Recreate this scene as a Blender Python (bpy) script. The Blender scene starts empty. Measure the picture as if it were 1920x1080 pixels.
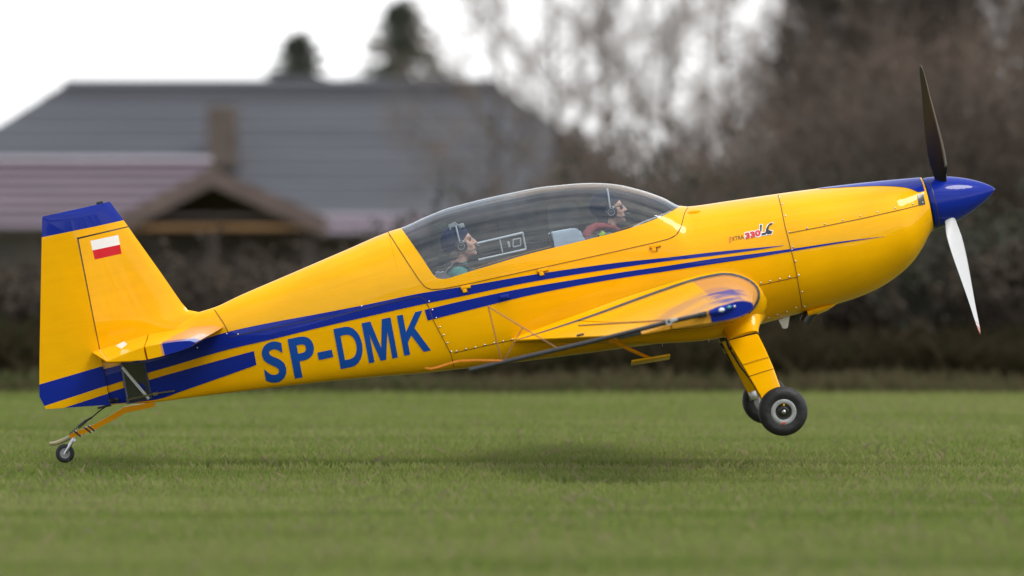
import bpy, bmesh, math, random
import numpy as np
from mathutils import Vector, Matrix, Euler, noise as mnoise

random.seed(7); np.random.seed(7)
R = math.radians
S = bpy.context.scene
COL = S.collection

# ------------------------------------------------------------------ camera, world, sun, exposure
CAM_H, CAM_D, FPX, HORIZON = 1.5, 42.0, 11004.0, 485.0
cam_data = bpy.data.cameras.new('camera')
cam_data.sensor_width = 36.0
cam_data.lens = FPX / 1920.0 * 36.0
cam_data.clip_start = 0.5
cam_data.clip_end = 6000.0
cam_data.dof.use_dof = True
cam_data.dof.focus_distance = CAM_D - 0.45
cam_data.dof.aperture_fstop = 1.2
cam = bpy.data.objects.new('camera', cam_data)
COL.objects.link(cam)
CAM_PITCH = math.atan((540.0 - HORIZON) / FPX)
cam.location = (0, -CAM_D, CAM_H)
cam.rotation_euler = (math.pi / 2 - CAM_PITCH, 0, 0)
S.camera = cam

SUN_EL, SUN_AZ = R(58), R(128)       # azimuth measured from +Y (away from the camera), clockwise
world = bpy.data.worlds.new('World')
S.world = world
world.use_nodes = True
wn, wl = world.node_tree.nodes, world.node_tree.links
wn.clear()
w_out = wn.new('ShaderNodeOutputWorld')
w_bg = wn.new('ShaderNodeBackground'); w_bg.inputs['Strength'].default_value = 0.1
w_sky = wn.new('ShaderNodeTexSky'); w_sky.sky_type = 'NISHITA'; w_sky.sun_disc = False
w_sky.sun_elevation = SUN_EL; w_sky.sun_rotation = SUN_AZ
w_sky.air_density = 1.0; w_sky.dust_density = 3.0
w_tc = wn.new('ShaderNodeTexCoord')
def w_math(op, a, b=None, c=None):
    k = wn.new('ShaderNodeMath'); k.operation = op
    for q, v in enumerate((a, b, c)):
        if v is None: continue
        if isinstance(v, (int, float)): k.inputs[q].default_value = v
        else: wl.new(v, k.inputs[q])
    return k.outputs[0]
# broken layer cloud seen in perspective on a flat ceiling, closing into white haze towards the horizon
w_sep = wn.new('ShaderNodeSeparateXYZ'); wl.new(w_tc.outputs['Generated'], w_sep.inputs[0])
w_up = w_math('MAXIMUM', w_sep.outputs['Z'], 0.05)
w_cmb = wn.new('ShaderNodeCombineXYZ')
wl.new(w_math('MULTIPLY', w_math('DIVIDE', w_sep.outputs['X'], w_up), 0.55), w_cmb.inputs[0])
wl.new(w_math('MULTIPLY', w_math('DIVIDE', w_sep.outputs['Y'], w_up), 1.9), w_cmb.inputs[1])
w_noise = wn.new('ShaderNodeTexNoise'); w_noise.inputs['Scale'].default_value = 1.5
w_noise.inputs['Detail'].default_value = 7; w_noise.inputs['Roughness'].default_value = 0.55; w_noise.inputs['Distortion'].default_value = 0.4
wl.new(w_cmb.outputs[0], w_noise.inputs['Vector'])
w_haze = w_math('POWER', w_math('SUBTRACT', 1.0, w_math('MINIMUM', w_math('MAXIMUM', w_sep.outputs['Z'], 0.0), 1.0)), 9.0)
w_fac = w_math('MULTIPLY_ADD', w_haze, 0.42, w_noise.outputs['Fac'])
w_ramp = wn.new('ShaderNodeValToRGB')
w_ramp.color_ramp.elements[0].position = 0.36; w_ramp.color_ramp.elements[0].color = (2.2, 2.9, 4.3, 1)
w_ramp.color_ramp.elements[1].position = 0.66; w_ramp.color_ramp.elements[1].color = (11.0, 11.0, 11.1, 1)
wl.new(w_fac, w_ramp.inputs['Fac'])
w_mix = wn.new('ShaderNodeMixRGB'); w_mix.inputs['Fac'].default_value = 0.9
wl.new(w_sky.outputs['Color'], w_mix.inputs['Color1'])
wl.new(w_ramp.outputs['Color'], w_mix.inputs['Color2'])
wl.new(w_mix.outputs['Color'], w_bg.inputs['Color'])
wl.new(w_bg.outputs['Background'], w_out.inputs['Surface'])

sun_data = bpy.data.lights.new('sun', 'SUN')
sun_data.energy = 1.5; sun_data.angle = R(22); sun_data.color = (1.0, 0.95, 0.87)
sun = bpy.data.objects.new('sun', sun_data); COL.objects.link(sun)
sd = Vector((math.sin(SUN_AZ) * math.cos(SUN_EL), math.cos(SUN_AZ) * math.cos(SUN_EL), math.sin(SUN_EL)))
sun.rotation_euler = (-sd).to_track_quat('-Z', 'Y').to_euler()
sun.location = sd * 60

S.view_settings.view_transform = 'Standard'
S.view_settings.look = 'None'
S.view_settings.gamma = 1.0
S.view_settings.use_curve_mapping = False
S.view_settings.exposure = 0.85

# ------------------------------------------------------------------ helpers
def lin(r, g, b):
    f = lambda c: ((c / 255 + 0.055) / 1.055) ** 2.4 if c > 10 else c / 255 / 12.92
    return (f(r), f(g), f(b), 1)

def base_mat(name):
    m = bpy.data.materials.new(name); m.use_nodes = True
    return m, m.node_tree.nodes, m.node_tree.links, m.node_tree.nodes['Principled BSDF']

def mat(name, col, rough=0.5, metal=0.0, coat=0.0, var=0.12, scale=8.0, stretch=(1, 1, 1), bump=0.0, spec=0.5, bscale=None):
    """plain procedural material: base colour broken up by two octaves of noise, optional relief"""
    m, n, l, b = base_mat(name)
    tc = n.new('ShaderNodeTexCoord'); mp = n.new('ShaderNodeMapping'); mp.inputs['Scale'].default_value = stretch
    nz = n.new('ShaderNodeTexNoise'); nz.inputs['Scale'].default_value = scale; nz.inputs['Detail'].default_value = 6
    l.new(tc.outputs['Object'], mp.inputs['Vector']); l.new(mp.outputs['Vector'], nz.inputs['Vector'])
    rp = n.new('ShaderNodeValToRGB')
    c = col
    rp.color_ramp.elements[0].position = 0.3; rp.color_ramp.elements[1].position = 0.7
    rp.color_ramp.elements[0].color = tuple(max(0, x * (1 - var)) for x in c[:3]) + (1,)
    rp.color_ramp.elements[1].color = tuple(min(1, x * (1 + var)) for x in c[:3]) + (1,)
    l.new(nz.outputs['Fac'], rp.inputs['Fac']); l.new(rp.outputs['Color'], b.inputs['Base Color'])
    b.inputs['Roughness'].default_value = rough; b.inputs['Metallic'].default_value = metal
    b.inputs['Specular IOR Level'].default_value = spec
    if coat:
        b.inputs['Coat Weight'].default_value = coat; b.inputs['Coat Roughness'].default_value = 0.06
    if bump:
        bp = n.new('ShaderNodeBump'); bp.inputs['Strength'].default_value = bump; bp.inputs['Distance'].default_value = 0.02
        if bscale:
            nz2 = n.new('ShaderNodeTexNoise'); nz2.inputs['Scale'].default_value = bscale; nz2.inputs['Detail'].default_value = 4
            l.new(tc.outputs['Object'], nz2.inputs['Vector']); l.new(nz2.outputs['Fac'], bp.inputs['Height'])
        else:
            l.new(nz.outputs['Fac'], bp.inputs['Height'])
        l.new(bp.outputs['Normal'], b.inputs['Normal'])
    return m

def new_obj(name, me, m=None, parent=None):
    if m is not None:
        for mm in (m if isinstance(m, (list, tuple)) else [m]): me.materials.append(mm)
    o = bpy.data.objects.new(name, me); COL.objects.link(o)
    if parent is not None: o.parent = parent
    return o

def finish(bm, smooth=True, angle=38):
    if smooth:
        for f in bm.faces: f.smooth = True
        a = R(angle)
        for e in bm.edges:
            if len(e.link_faces) == 2:
                try:
                    e.smooth = e.calc_face_angle() < a
                except Exception: pass

def bm_obj(name, bm, m, parent=None, smooth=True, angle=38, normals=True):
    if normals: bmesh.ops.recalc_face_normals(bm, faces=bm.faces)
    finish(bm, smooth, angle)
    me = bpy.data.meshes.new(name); bm.to_mesh(me); bm.free()
    return new_obj(name, me, m, parent)

def py_obj(name, v, f, m, parent=None, smooth=True, angle=38, weld=1e-5):
    bm = bmesh.new()
    vs = [bm.verts.new(p) for p in v]
    for q in f:
        try: bm.faces.new([vs[i] for i in q])
        except ValueError: pass
    if weld:
        bmesh.ops.remove_doubles(bm, verts=bm.verts, dist=weld)
        bmesh.ops.dissolve_degenerate(bm, edges=bm.edges, dist=weld)
    return bm_obj(name, bm, m, parent, smooth, angle)

def tag(o, label=None, cat=None, group=None, kind=None):
    if label: o['label'] = label
    if cat: o['category'] = cat
    if group: o['group'] = group
    if kind: o['kind'] = kind
    return o

def add_box(bm, c, s, rot=None, bevel=0.0):
    mt = Matrix.Translation(c) @ (rot.to_4x4() if rot else Matrix()) @ Matrix.Diagonal((s[0], s[1], s[2], 1))
    r = bmesh.ops.create_cube(bm, size=1.0, matrix=mt)
    if bevel:
        es = list({e for v in r['verts'] for e in v.link_edges})
        bmesh.ops.bevel(bm, geom=es, offset=bevel, segments=2, affect='EDGES', profile=0.6)

def frame_of(d):
    d = d.normalized(); u = d.orthogonal().normalized(); return u, d.cross(u)

def add_tube(bm, pts, rad, n=8, cap=True):
    pts = [Vector(p) for p in pts]
    rads = rad if isinstance(rad, (list, tuple)) else [rad] * len(pts)
    rings = []; u = None
    for i, p in enumerate(pts):
        d = (pts[min(i + 1, len(pts) - 1)] - pts[max(i - 1, 0)])
        if d.length < 1e-9: d = Vector((0, 0, 1))
        d.normalize()
        if u is None: u = d.orthogonal().normalized()
        else:
            u = (u - d * u.dot(d)); u = u.normalized() if u.length > 1e-6 else d.orthogonal().normalized()
        w = d.cross(u)
        rings.append([bm.verts.new(p + (u * math.cos(2 * math.pi * k / n) + w * math.sin(2 * math.pi * k / n)) * rads[i]) for k in range(n)])
    for a, b in zip(rings, rings[1:]):
        for k in range(n): bm.faces.new([a[k], a[(k + 1) % n], b[(k + 1) % n], b[k]])
    if cap:
        bm.faces.new(rings[0][::-1]); bm.faces.new(rings[-1])

def add_lathe(bm, prof, c, ax, n=32):
    """prof: (along axis, radius)"""
    c = Vector(c); ax = Vector(ax).normalized(); u, w = frame_of(ax)
    rings = []
    for a, r in prof:
        if r < 1e-6: rings.append([bm.verts.new(c + ax * a)])
        else: rings.append([bm.verts.new(c + ax * a + (u * math.cos(2 * math.pi * k / n) + w * math.sin(2 * math.pi * k / n)) * r) for k in range(n)])
    for a, b in zip(rings, rings[1:]):
        if len(a) == 1 and len(b) == 1: continue
        for k in range(n):
            k2 = (k + 1) % n
            if len(a) == 1: bm.faces.new([a[0], b[k2], b[k]])
            elif len(b) == 1: bm.faces.new([a[k], a[k2], b[0]])
            else: bm.faces.new([a[k], a[k2], b[k2], b[k]])

def add_ell(bm, c, r, rot=None, seg=16, rings=10):
    mt = Matrix.Translation(c) @ (rot.to_4x4() if rot else Matrix()) @ Matrix.Diagonal((r[0], r[1], r[2], 1))
    return bmesh.ops.create_uvsphere(bm, u_segments=seg, v_segments=rings, radius=1.0, matrix=mt)

def add_prism(bm, poly, y0, y1):
    """closed polygon in x,z pulled from y0 to y1"""
    a = [bm.verts.new((p[0], y0, p[1])) for p in poly]; b = [bm.verts.new((p[0], y1, p[1])) for p in poly]
    n = len(poly)
    for k in range(n): bm.faces.new([a[k], a[(k + 1) % n], b[(k + 1) % n], b[k]])
    bm.faces.new(a[::-1]); bm.faces.new(b)

def loft(name, rings, m, parent=None, closed=True, caps=True, angle=38, smooth=True):
    v = []; f = []; n = len(rings[0])
    for r in rings: v += [tuple(p) for p in r]
    for i in range(len(rings) - 1):
        for k in range(n if closed else n - 1):
            k2 = (k + 1) % n
            f.append((i * n + k, i * n + k2, (i + 1) * n + k2, (i + 1) * n + k))
    if caps:
        f.append(tuple(range(n))[::-1]); f.append(tuple(range((len(rings) - 1) * n, len(rings) * n)))
    return py_obj(name, v, f, m, parent, smooth, angle)

class Curve1:
    """monotone cubic through points"""
    def __init__(s, pts):
        pts = sorted(pts); s.x = [p[0] for p in pts]; s.y = [p[1] for p in pts]
        n = len(pts); d = [(s.y[i + 1] - s.y[i]) / (s.x[i + 1] - s.x[i]) for i in range(n - 1)]
        s.m = [d[0]] + [0 if d[i - 1] * d[i] <= 0 else 2 * d[i - 1] * d[i] / (d[i - 1] + d[i]) for i in range(1, n - 1)] + [d[-1]]
    def __call__(s, x):
        X = s.x
        if x <= X[0]: return s.y[0]
        if x >= X[-1]: return s.y[-1]
        lo, hi = 0, len(X) - 1
        while hi - lo > 1:
            k = (lo + hi) // 2
            if X[k] <= x: lo = k
            else: hi = k
        h = X[hi] - X[lo]; t = (x - X[lo]) / h
        return ((1 + 2 * t) * (1 - t) ** 2 * s.y[lo] + t * (1 - t) ** 2 * h * s.m[lo] + t * t * (3 - 2 * t) * s.y[hi] + t * t * (t - 1) * h * s.m[hi])

# where a line of sight of the photograph meets a plane at a known depth
CAM_ROT = Euler((math.pi / 2 - CAM_PITCH, 0, 0)).to_matrix()
CAM_LOC = Vector((0, -CAM_D, CAM_H))
def ray(px, py):
    return CAM_ROT @ Vector(((px - 960) / FPX, (540 - py) / FPX, -1))
def wp(px, py, dist):
    d = ray(px, py); return CAM_LOC + d * (dist / d.y)

PITCH, YAW, ROLL = R(12.5), R(1.0), R(1.0)
PLANE_M = Matrix.Translation((0, 0, CAM_H + (HORIZON - 560) / 262.0)) @ Euler((ROLL, -PITCH, YAW)).to_matrix().to_4x4()
PLANE_I = PLANE_M.inverted()
_o = PLANE_I @ CAM_LOC
_R = PLANE_I.to_3x3()
def pix(px, py, y=0.0):
    d = _R @ ray(px, py); t = (y - _o.y) / d.y; p = _o + d * t
    return p.x, p.z
def P3(px, py, y):
    x, z = pix(px, py, y); return Vector((x, y, z))
# ------------------------------------------------------------------ setting: ground, grass
def grass_mat(name, c0, c1, c2, rough=0.7, trans=True):
    m, n, l, b = base_mat(name)
    geo = n.new('ShaderNodeNewGeometry')
    mp = n.new('ShaderNodeMapping'); mp.inputs['Scale'].default_value = (0.10, 0.9, 1.0)
    l.new(geo.outputs['Position'], mp.inputs['Vector'])
    nz = n.new('ShaderNodeTexNoise'); nz.inputs['Scale'].default_value = 1.0; nz.inputs['Detail'].default_value = 5
    l.new(mp.outputs['Vector'], nz.inputs['Vector'])
    nz2 = n.new('ShaderNodeTexNoise'); nz2.inputs['Scale'].default_value = 9.0; nz2.inputs['Detail'].default_value = 3
    l.new(geo.outputs['Position'], nz2.inputs['Vector'])
    ad = n.new('ShaderNodeMath'); ad.operation = 'MULTIPLY_ADD'; ad.inputs[1].default_value = 0.35
    l.new(nz2.outputs['Fac'], ad.inputs[0]); 
    ml = n.new('ShaderNodeMath'); ml.operation = 'MULTIPLY'; ml.inputs[1].default_value = 0.65
    l.new(nz.outputs['Fac'], ml.inputs[0]); l.new(ml.outputs[0], ad.inputs[2])
    rp = n.new('ShaderNodeValToRGB')
    e = rp.color_ramp.elements
    e[0].position = 0.39; e[0].color = c0; e[1].position = 0.62; e[1].color = c2
    k = e.new(0.5); k.color = c1
    l.new(ad.outputs[0], rp.inputs['Fac']); l.new(rp.outputs['Color'], b.inputs['Base Color'])
    b.inputs['Roughness'].default_value = rough; b.inputs['Specular IOR Level'].default_value = 0.0
    if trans:
        tl = n.new('ShaderNodeBsdfTranslucent'); mx = n.new('ShaderNodeMixShader'); mx.inputs[0].default_value = .45
        l.new(rp.outputs['Color'], tl.inputs['Color']); l.new(b.outputs[0], mx.inputs[1]); l.new(tl.outputs[0], mx.inputs[2]); l.new(mx.outputs[0], n['Material Output'].inputs['Surface'])
    return m
M_GROUND = grass_mat('meadow_soil', (0.075, 0.088, 0.026, 1), (0.105, 0.118, 0.036, 1), (0.120, 0.118, 0.042, 1), trans=False)
M_GRASS = grass_mat('grass_blades', (0.155, 0.205, 0.048, 1), (0.205, 0.252, 0.068, 1), (0.280, 0.288, 0.112, 1))
M_DRY = grass_mat('dry_grass', (0.066, 0.052, 0.030, 1), (0.11, 0.088, 0.05, 1), (0.06, 0.085, 0.026, 1))

def ground_sheet():
    xs = np.concatenate([np.linspace(-1500, -30, 12), np.linspace(-25, 25, 41), np.linspace(30, 1500, 12)])
    ys = np.concatenate([np.linspace(-60, 45, 60), np.linspace(50, 200, 16), np.linspace(260, 3000, 12)])
    v = []; f = []
    for y in ys:
        for x in xs:
            z = 0.035 * mnoise.noise(Vector((x * 0.12, y * 0.35, 3.1))) if y < 60 and abs(x) < 26 else 0
            v.append((x, y, z))
    nx = len(xs)
    for j in range(len(ys) - 1):
        for i in range(nx - 1):
            f.append((j * nx + i, j * nx + i + 1, (j + 1) * nx + i + 1, (j + 1) * nx + i))
    return tag(py_obj('ground', v, f, M_GROUND, weld=0), kind='structure')
ground_sheet()

def blade_field(name, n, d0, d1, hmin, hmax, w, m, kind_label, spread=1.06, curve=0.35):
    u = np.random.rand(n)
    d = d0 * (d1 / d0) ** u                      # denser close by
    x = (np.random.rand(n) * 2 - 1) * (d * 960 / FPX * spread + 0.4)
    y = d - CAM_D
    h = (hmin + (hmax - hmin) * np.random.rand(n) ** 1.7)
    # tussocks: taller in patches
    pat = 0.5 + 0.5 * np.sin(x * 1.7 + np.sin(y * 0.9) * 2) * np.sin(y * 0.8 + x * 0.3)
    h *= 0.75 + 0.5 * pat
    a = np.random.rand(n) * math.pi
    lean = (np.random.randn(n, 2)) * curve
    ww = w * (0.6 + 0.8 * np.random.rand(n))
    V = np.zeros((n, 4, 3))
    dx, dy = np.cos(a) * ww / 2, np.sin(a) * ww / 2
    V[:, 0] = np.stack([x - dx, y - dy, np.full(n, -0.03)], 1)
    V[:, 1] = np.stack([x + dx, y + dy, np.full(n, -0.03)], 1)
    mx, my, mz = x + lean[:, 0] * h * 0.35, y + lean[:, 1] * h * 0.35, h * 0.6
    V[:, 2] = np.stack([mx + dx * 0.8, my + dy * 0.8, mz], 1)
    V[:, 3] = np.stack([x + lean[:, 0] * h, y + lean[:, 1] * h, h], 1)
    me = bpy.data.meshes.new(name)
    me.vertices.add(n * 4); me.vertices.foreach_set('co', V.reshape(-1))
    idx = np.arange(n)[:, None] * 4 + np.array([0, 1, 2, 0, 2, 3])
    me.loops.add(n * 6); me.loops.foreach_set('vertex_index', idx.reshape(-1).astype(np.int32))
    me.polygons.add(n * 2)
    me.polygons.foreach_set('loop_start', (np.arange(n * 2) * 3).astype(np.int32))
    me.polygons.foreach_set('loop_total', np.full(n * 2, 3, np.int32))
    me.update(); me.validate()
    o = new_obj(name, me, m)
    return tag(o, kind_label, 'grass', kind='stuff')
blade_field('grass', 330000, 25.5, 66.0, 0.02, 0.062, 0.007, M_GRASS, 'short green airfield grass covering the ground below the airplane')
M_STRAW = grass_mat('straw', (0.20, 0.19, 0.09, 1), (0.25, 0.23, 0.11, 1), (0.20, 0.21, 0.085, 1))
blade_field('straw_blades', 14000, 25.5, 66.0, 0.025, 0.085, 0.006, M_STRAW, 'pale dead stalks scattered through the green grass', curve=.6)
blade_field('dry_grass', 22000, 64.5, 71.0, 0.05, 0.26, 0.012, M_DRY, 'taller dry tan grass along the far edge of the field')

# ------------------------------------------------------------------ setting: buildings
M_SLATE = mat('grey_roof_sheet', (0.062, 0.065, 0.075, 1), 0.45, var=0.18, scale=0.5, stretch=(0.3, 1, 4), bump=0.15)
M_SLATE_D = mat('dark_ridge_gap', (0.03, 0.03, 0.034, 1), 0.6)
M_LILAC = mat('mauve_roof_board', (0.128, 0.098, 0.118, 1), 0.55, var=0.16, scale=1.2, stretch=(0.3, 1, 3), bump=0.2)
M_RIDGE = mat('pale_ridge_cap', (0.48, 0.43, 0.48, 1), 0.35, var=0.1)
M_BRICKRED = mat('chimney_render', (0.088, 0.066, 0.055, 1), 0.8, var=0.25, scale=3, bump=0.3)
M_WALL = mat('dim_plaster', (0.085, 0.072, 0.06, 1), 0.85, var=0.15, scale=1.5, bump=0.2)
M_DARKWOOD = mat('dark_stained_wood', (0.045, 0.032, 0.026, 1), 0.7, var=0.3, scale=2, stretch=(0.3, 1, 6), bump=0.3)
M_BEAM = mat('honey_wood_beam', (0.20, 0.105, 0.04, 1), 0.6, var=0.25, scale=2, stretch=(0.4, 3, 6), bump=0.3)
M_RAKE = mat('weathered_brown_rake', (0.10, 0.068, 0.058, 1), 0.6, var=0.2, scale=1.5, bump=0.2)

def empty(name, loc=(0, 0, 0)):
    o = bpy.data.objects.new(name, None); o.location = loc; COL.objects.link(o); return o

def slab(bm, quad, th):
    """roof slab: four corners with a thickness downwards"""
    a = [Vector(p) for p in quad]; b = [p - Vector((0, 0, th)) for p in a]
    va = [bm.verts.new(p) for p in a]; vb = [bm.verts.new(p) for p in b]
    n = len(a)
    bm.faces.new(va); bm.faces.new(vb[::-1])
    for k in range(n): bm.faces.new([va[k], vb[k], vb[(k + 1) % n], va[(k + 1) % n]])

def big_house():
    root = empty('house', (wp(520, 600, 195).x, 195 - CAM_D, 0))
    o = root.location
    def L(p): return Vector(p) - o
    r0, r1 = L(wp(118, 157, 195)), L(wp(932, 157, 195))
    ez = 3.0
    e0 = Vector((r0.x - 6.2, -5.6, ez)); e1 = Vector((r1.x + 6.2, -5.6, ez))
    b0 = Vector((e0.x, 5.6, ez)); b1 = Vector((e1.x, 5.6, ez))
    bm = bmesh.new()
    slab(bm, [e0, e1, r1, r0], 0.18); slab(bm, [b1, b0, r0, r1], 0.18)
    slab(bm, [b0, e0, r0], 0.18); slab(bm, [e1, b1, r1], 0.18)
    roof = bm_obj('roof', bm, M_SLATE, root, smooth=False)
    # sheet laps running along the slope
    nn = 9
    for k in range(1, nn):
        t = k / nn
        a = e0.lerp(r0, t); b = e1.lerp(r1, t)
        bm = bmesh.new(); add_box(bm, ((a.x + b.x) / 2, a.y - 0.03, a.z + 0.02), (b.x - a.x, 0.10, 0.07))
        bm_obj('roof_lap', bm, M_SLATE, roof, smooth=False)
    bm = bmesh.new(); t = 0.915
    a = e0.lerp(r0, t); b = e1.lerp(r1, t)
    add_box(bm, ((a.x + b.x) / 2, a.y - 0.06, a.z + 0.03), (b.x - a.x, 0.08, 0.10)); bm_obj('snow_rail', bm, M_SLATE_D, roof, smooth=False)
    bm = bmesh.new(); add_tube(bm, [r0 + Vector((0, 0, .03)), r1 + Vector((0, 0, .03))], 0.16, 10); bm_obj('ridge_cap', bm, M_SLATE, roof)
    bm = bmesh.new(); add_box(bm, ((e0.x + e1.x) / 2, 0, ez / 2 - 0.1), (e1.x - e0.x - 1.0, 10.2, ez - 0.2)); bm_obj('wall', bm, M_WALL, root, smooth=False)
    c = L(wp(418, 250, 191.2))
    bm = bmesh.new(); add_box(bm, (c.x, c.y, c.z - 0.1), (1.0, 0.8, 2.0), bevel=0.02); ch = bm_obj('chimney', bm, M_BRICKRED, roof, smooth=False)
    tag(root, 'big house with a long grey hipped roof behind the tail', 'house')
big_house()

def shed():
    Z = 110.0
    root = empty('shed', (wp(150, 600, Z).x, Z - CAM_D, 0)); o = root.location
    def L(px, py, z): return wp(px, py, z) - o
    roof = None
    x0, x1 = L(-260, 300, Z).x, L(392, 300, Z).x
    zt, zb = L(0, 303, Z).z, L(0, 428, Z).z
    n = 7
    bm = bmesh.new()
    run = 1.7
    slab(bm, [(x0, -0.0, zt - 0.03), (x1, 0.0, zt - 0.03), (x1, run, zt - 1.2), (x0, run, zt - 1.2)], 0.06)
    roof = bm_obj('roof', bm, M_LILAC, root, smooth=False)
    for k in range(n):      # lapped boards, each one a step lower and further out
        a, b = k / n, (k + 1.16) / n
        bm = bmesh.new()
        slab(bm, [(x0, -run * b - 0.05, zt + (zb - zt) * b + 0.055), (x1, -run * b - 0.05, zt + (zb - zt) * b + 0.055), (x1, -run * a, zt + (zb - zt) * a), (x0, -run * a, zt + (zb - zt) * a)], 0.035)
        bm_obj('roof_board', bm, M_LILAC, roof, smooth=False)
    bm = bmesh.new(); add_box(bm, ((x0 + x1) / 2, -0.03, zt + 0.04), (x1 - x0 + 0.1, 0.26, 0.09), bevel=0.02); bm_obj('ridge_cap', bm, M_RIDGE, roof, smooth=False)
    bm = bmesh.new(); add_box(bm, ((x0 + x1) / 2, 0.0, zb / 2 - 0.05), (x1 - x0 - 0.4, 2.4, zb - 0.1)); bm_obj('wall', bm, M_WALL, root, smooth=False)
    tag(root, 'low outbuilding with lapped mauve roof boards behind the rudder', 'shed')
    # porch gable in front of its right end
    Z2 = 106.0
    g = empty('porch', (wp(410, 600, Z2).x, Z2 - CAM_D, 0)); o2 = g.location
    def G(px, py, z=Z2): return wp(px, py, z) - o2
    ap, el, er = G(398, 318), G(215, 412), G(612, 412)
    dpt = 3.0
    bm = bmesh.new()
    slab(bm, [el, ap, ap + Vector((0, dpt, 0)), el + Vector((0, dpt, 0))], 0.10)
    slab(bm, [ap, er, er + Vector((0, dpt, 0)), ap + Vector((0, dpt, 0))], 0.10)
    gr = bm_obj('roof', bm, M_RAKE, g, smooth=False)
    for a, b in ((el, ap), (ap, er)):
        bm = bmesh.new(); d = (b - a); w = 0.30
        q = [a + Vector((0, -0.04, 0.04)), b + Vector((0, -0.04, 0.04)), b + Vector((0, -0.04, -w)), a + Vector((0, -0.04, -w))]
        va = [bm.verts.new(p) for p in q]; vb = [bm.verts.new(p + Vector((0, 0.035, 0))) for p in q]
        bm.faces.new(va); bm.faces.new(vb[::-1])
        for k in range(4): bm.faces.new([va[k], vb[k], vb[(k + 1) % 4], va[(k + 1) % 4]])
        bm_obj('rake_board', bm, M_RAKE, gr, smooth=False)
    bm = bmesh.new(); add_box(bm, ((el.x + er.x) / 2, 0.1, el.z - 0.14), (3.35, 0.14, 0.10), bevel=0.01); bm_obj('beam', bm, M_BEAM, g, smooth=False)
    bm = bmesh.new(); add_box(bm, ((el.x + er.x) / 2, 0.12, el.z + 0.06), (3.2, 0.12, 0.08), bevel=0.01); bm_obj('beam', bm, M_DARKWOOD, g, smooth=False)
    for px in (245, 400, 580):
        bm = bmesh.new(); x = G(px, 500).x; add_box(bm, (x, 0.12, el.z / 2 - 0.1), (0.13, 0.13, el.z - 0.2), bevel=0.01); bm_obj('post', bm, M_DARKWOOD, g, smooth=False)
    bm = bmesh.new()
    add_prism(bm, [(el.x + .2, 0), (er.x - .2, 0), (er.x - .2, el.z - .1), (ap.x, ap.z - .15), (el.x + .2, el.z - .1)], dpt - 0.3, dpt - 0.15)
    bm_obj('back_wall', bm, M_DARKWOOD, g, smooth=False)
    tag(g, 'open wooden porch gable with a honey coloured beam', 'porch')
    # lean-to roof to the right
    l = empty('lean_to', (wp(690, 600, 112).x, 112 - CAM_D, 0)); o3 = l.location
    a, b = wp(560, 400, 112) - o3, wp(800, 400, 112) - o3
    rf = None
    for k in range(3):
        bm = bmesh.new(); z0 = a.z - k * 0.13; y0 = -k * 0.3
        slab(bm, [(a.x, y0 - 0.34, z0 - 0.14 + 0.03), (b.x, y0 - 0.34, z0 - 0.14 + 0.03), (b.x, y0, z0), (a.x, y0, z0)], 0.03)
        bm_obj('roof_board', bm, M_LILAC, l, smooth=False)
    bm = bmesh.new(); add_box(bm, ((a.x + b.x) / 2, 0.3, (a.z - .45) / 2), (b.x - a.x - 0.2, 0.9, a.z - .45)); bm_obj('wall', bm, M_WALL, l, smooth=False)
    tag(l, 'small lean-to with mauve roof boards right of the porch', 'shed')
shed()

# ------------------------------------------------------------------ setting: trees and shrubs
M_BARK = mat('brown_bark', (0.105, 0.082, 0.066, 1), 0.9, var=0.35, scale=3, bump=0.4)
M_TWIG = mat('bare_twigs', (0.110, 0.078, 0.058, 1), 0.9, var=0.3, scale=1.2)
M_TWIG2 = mat('pale_twigs', (0.165, 0.128, 0.102, 1), 0.9, var=0.3, scale=1.2)
M_TWIGD = mat('dark_twigs', (0.056, 0.040, 0.029, 1), 0.9, var=0.35, scale=1.2)
M_NEEDLE = mat('conifer_needles', (0.045, 0.052, 0.034, 1), 0.8, var=0.4, scale=2.0)
M_LEAF = mat('brown_leaves', (0.048, 0.034, 0.020, 1), 0.85, var=0.45, scale=1.3)
M_LEAFG = mat('olive_leaves', (0.024, 0.028, 0.011, 1), 0.8, var=0.45, scale=1.3)

M_WEED = grass_mat('weed_stalks', (0.026, 0.034, 0.011, 1), (0.036, 0.029, 0.016, 1), (0.060, 0.046, 0.027, 1))

class Segs:
    def __init__(s): s.v = []; s.f = []
    def seg(s, a, b, ra, rb, n=3):
        d = (b - a)
        if d.length < 1e-6: return
        u, w = frame_of(d); i = len(s.v)
        for p, r in ((a, ra), (b, rb)):
            for k in range(n):
                t = 2 * math.pi * k / n; s.v.append(p + (u * math.cos(t) + w * math.sin(t)) * r)
        for k in range(n):
            k2 = (k + 1) % n; s.f.append((i + k, i + k2, i + n + k2, i + n + k))
    def leaf(s, p, size):
        d = Vector((random.gauss(0, 1), random.gauss(0, 1), random.gauss(0, 1)))
        if d.length < 1e-3: return
        u, w = frame_of(d); i = len(s.v); w = w * 0.55
        s.v += [p - u * size, p - w * size, p + u * size, p + w * size]; s.f.append((i, i + 1, i + 2, i + 3))
    def mesh(s, name, m):
        me = bpy.data.meshes.new(name); me.from_pydata([tuple(p) for p in s.v], [], s.f); me.update(); me.materials.append(m); return me

def rnd_dir(base, spread):
    d = base + Vector((random.gauss(0, spread), random.gauss(0, spread), random.gauss(0, spread * 0.8))); return d.normalized()

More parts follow.
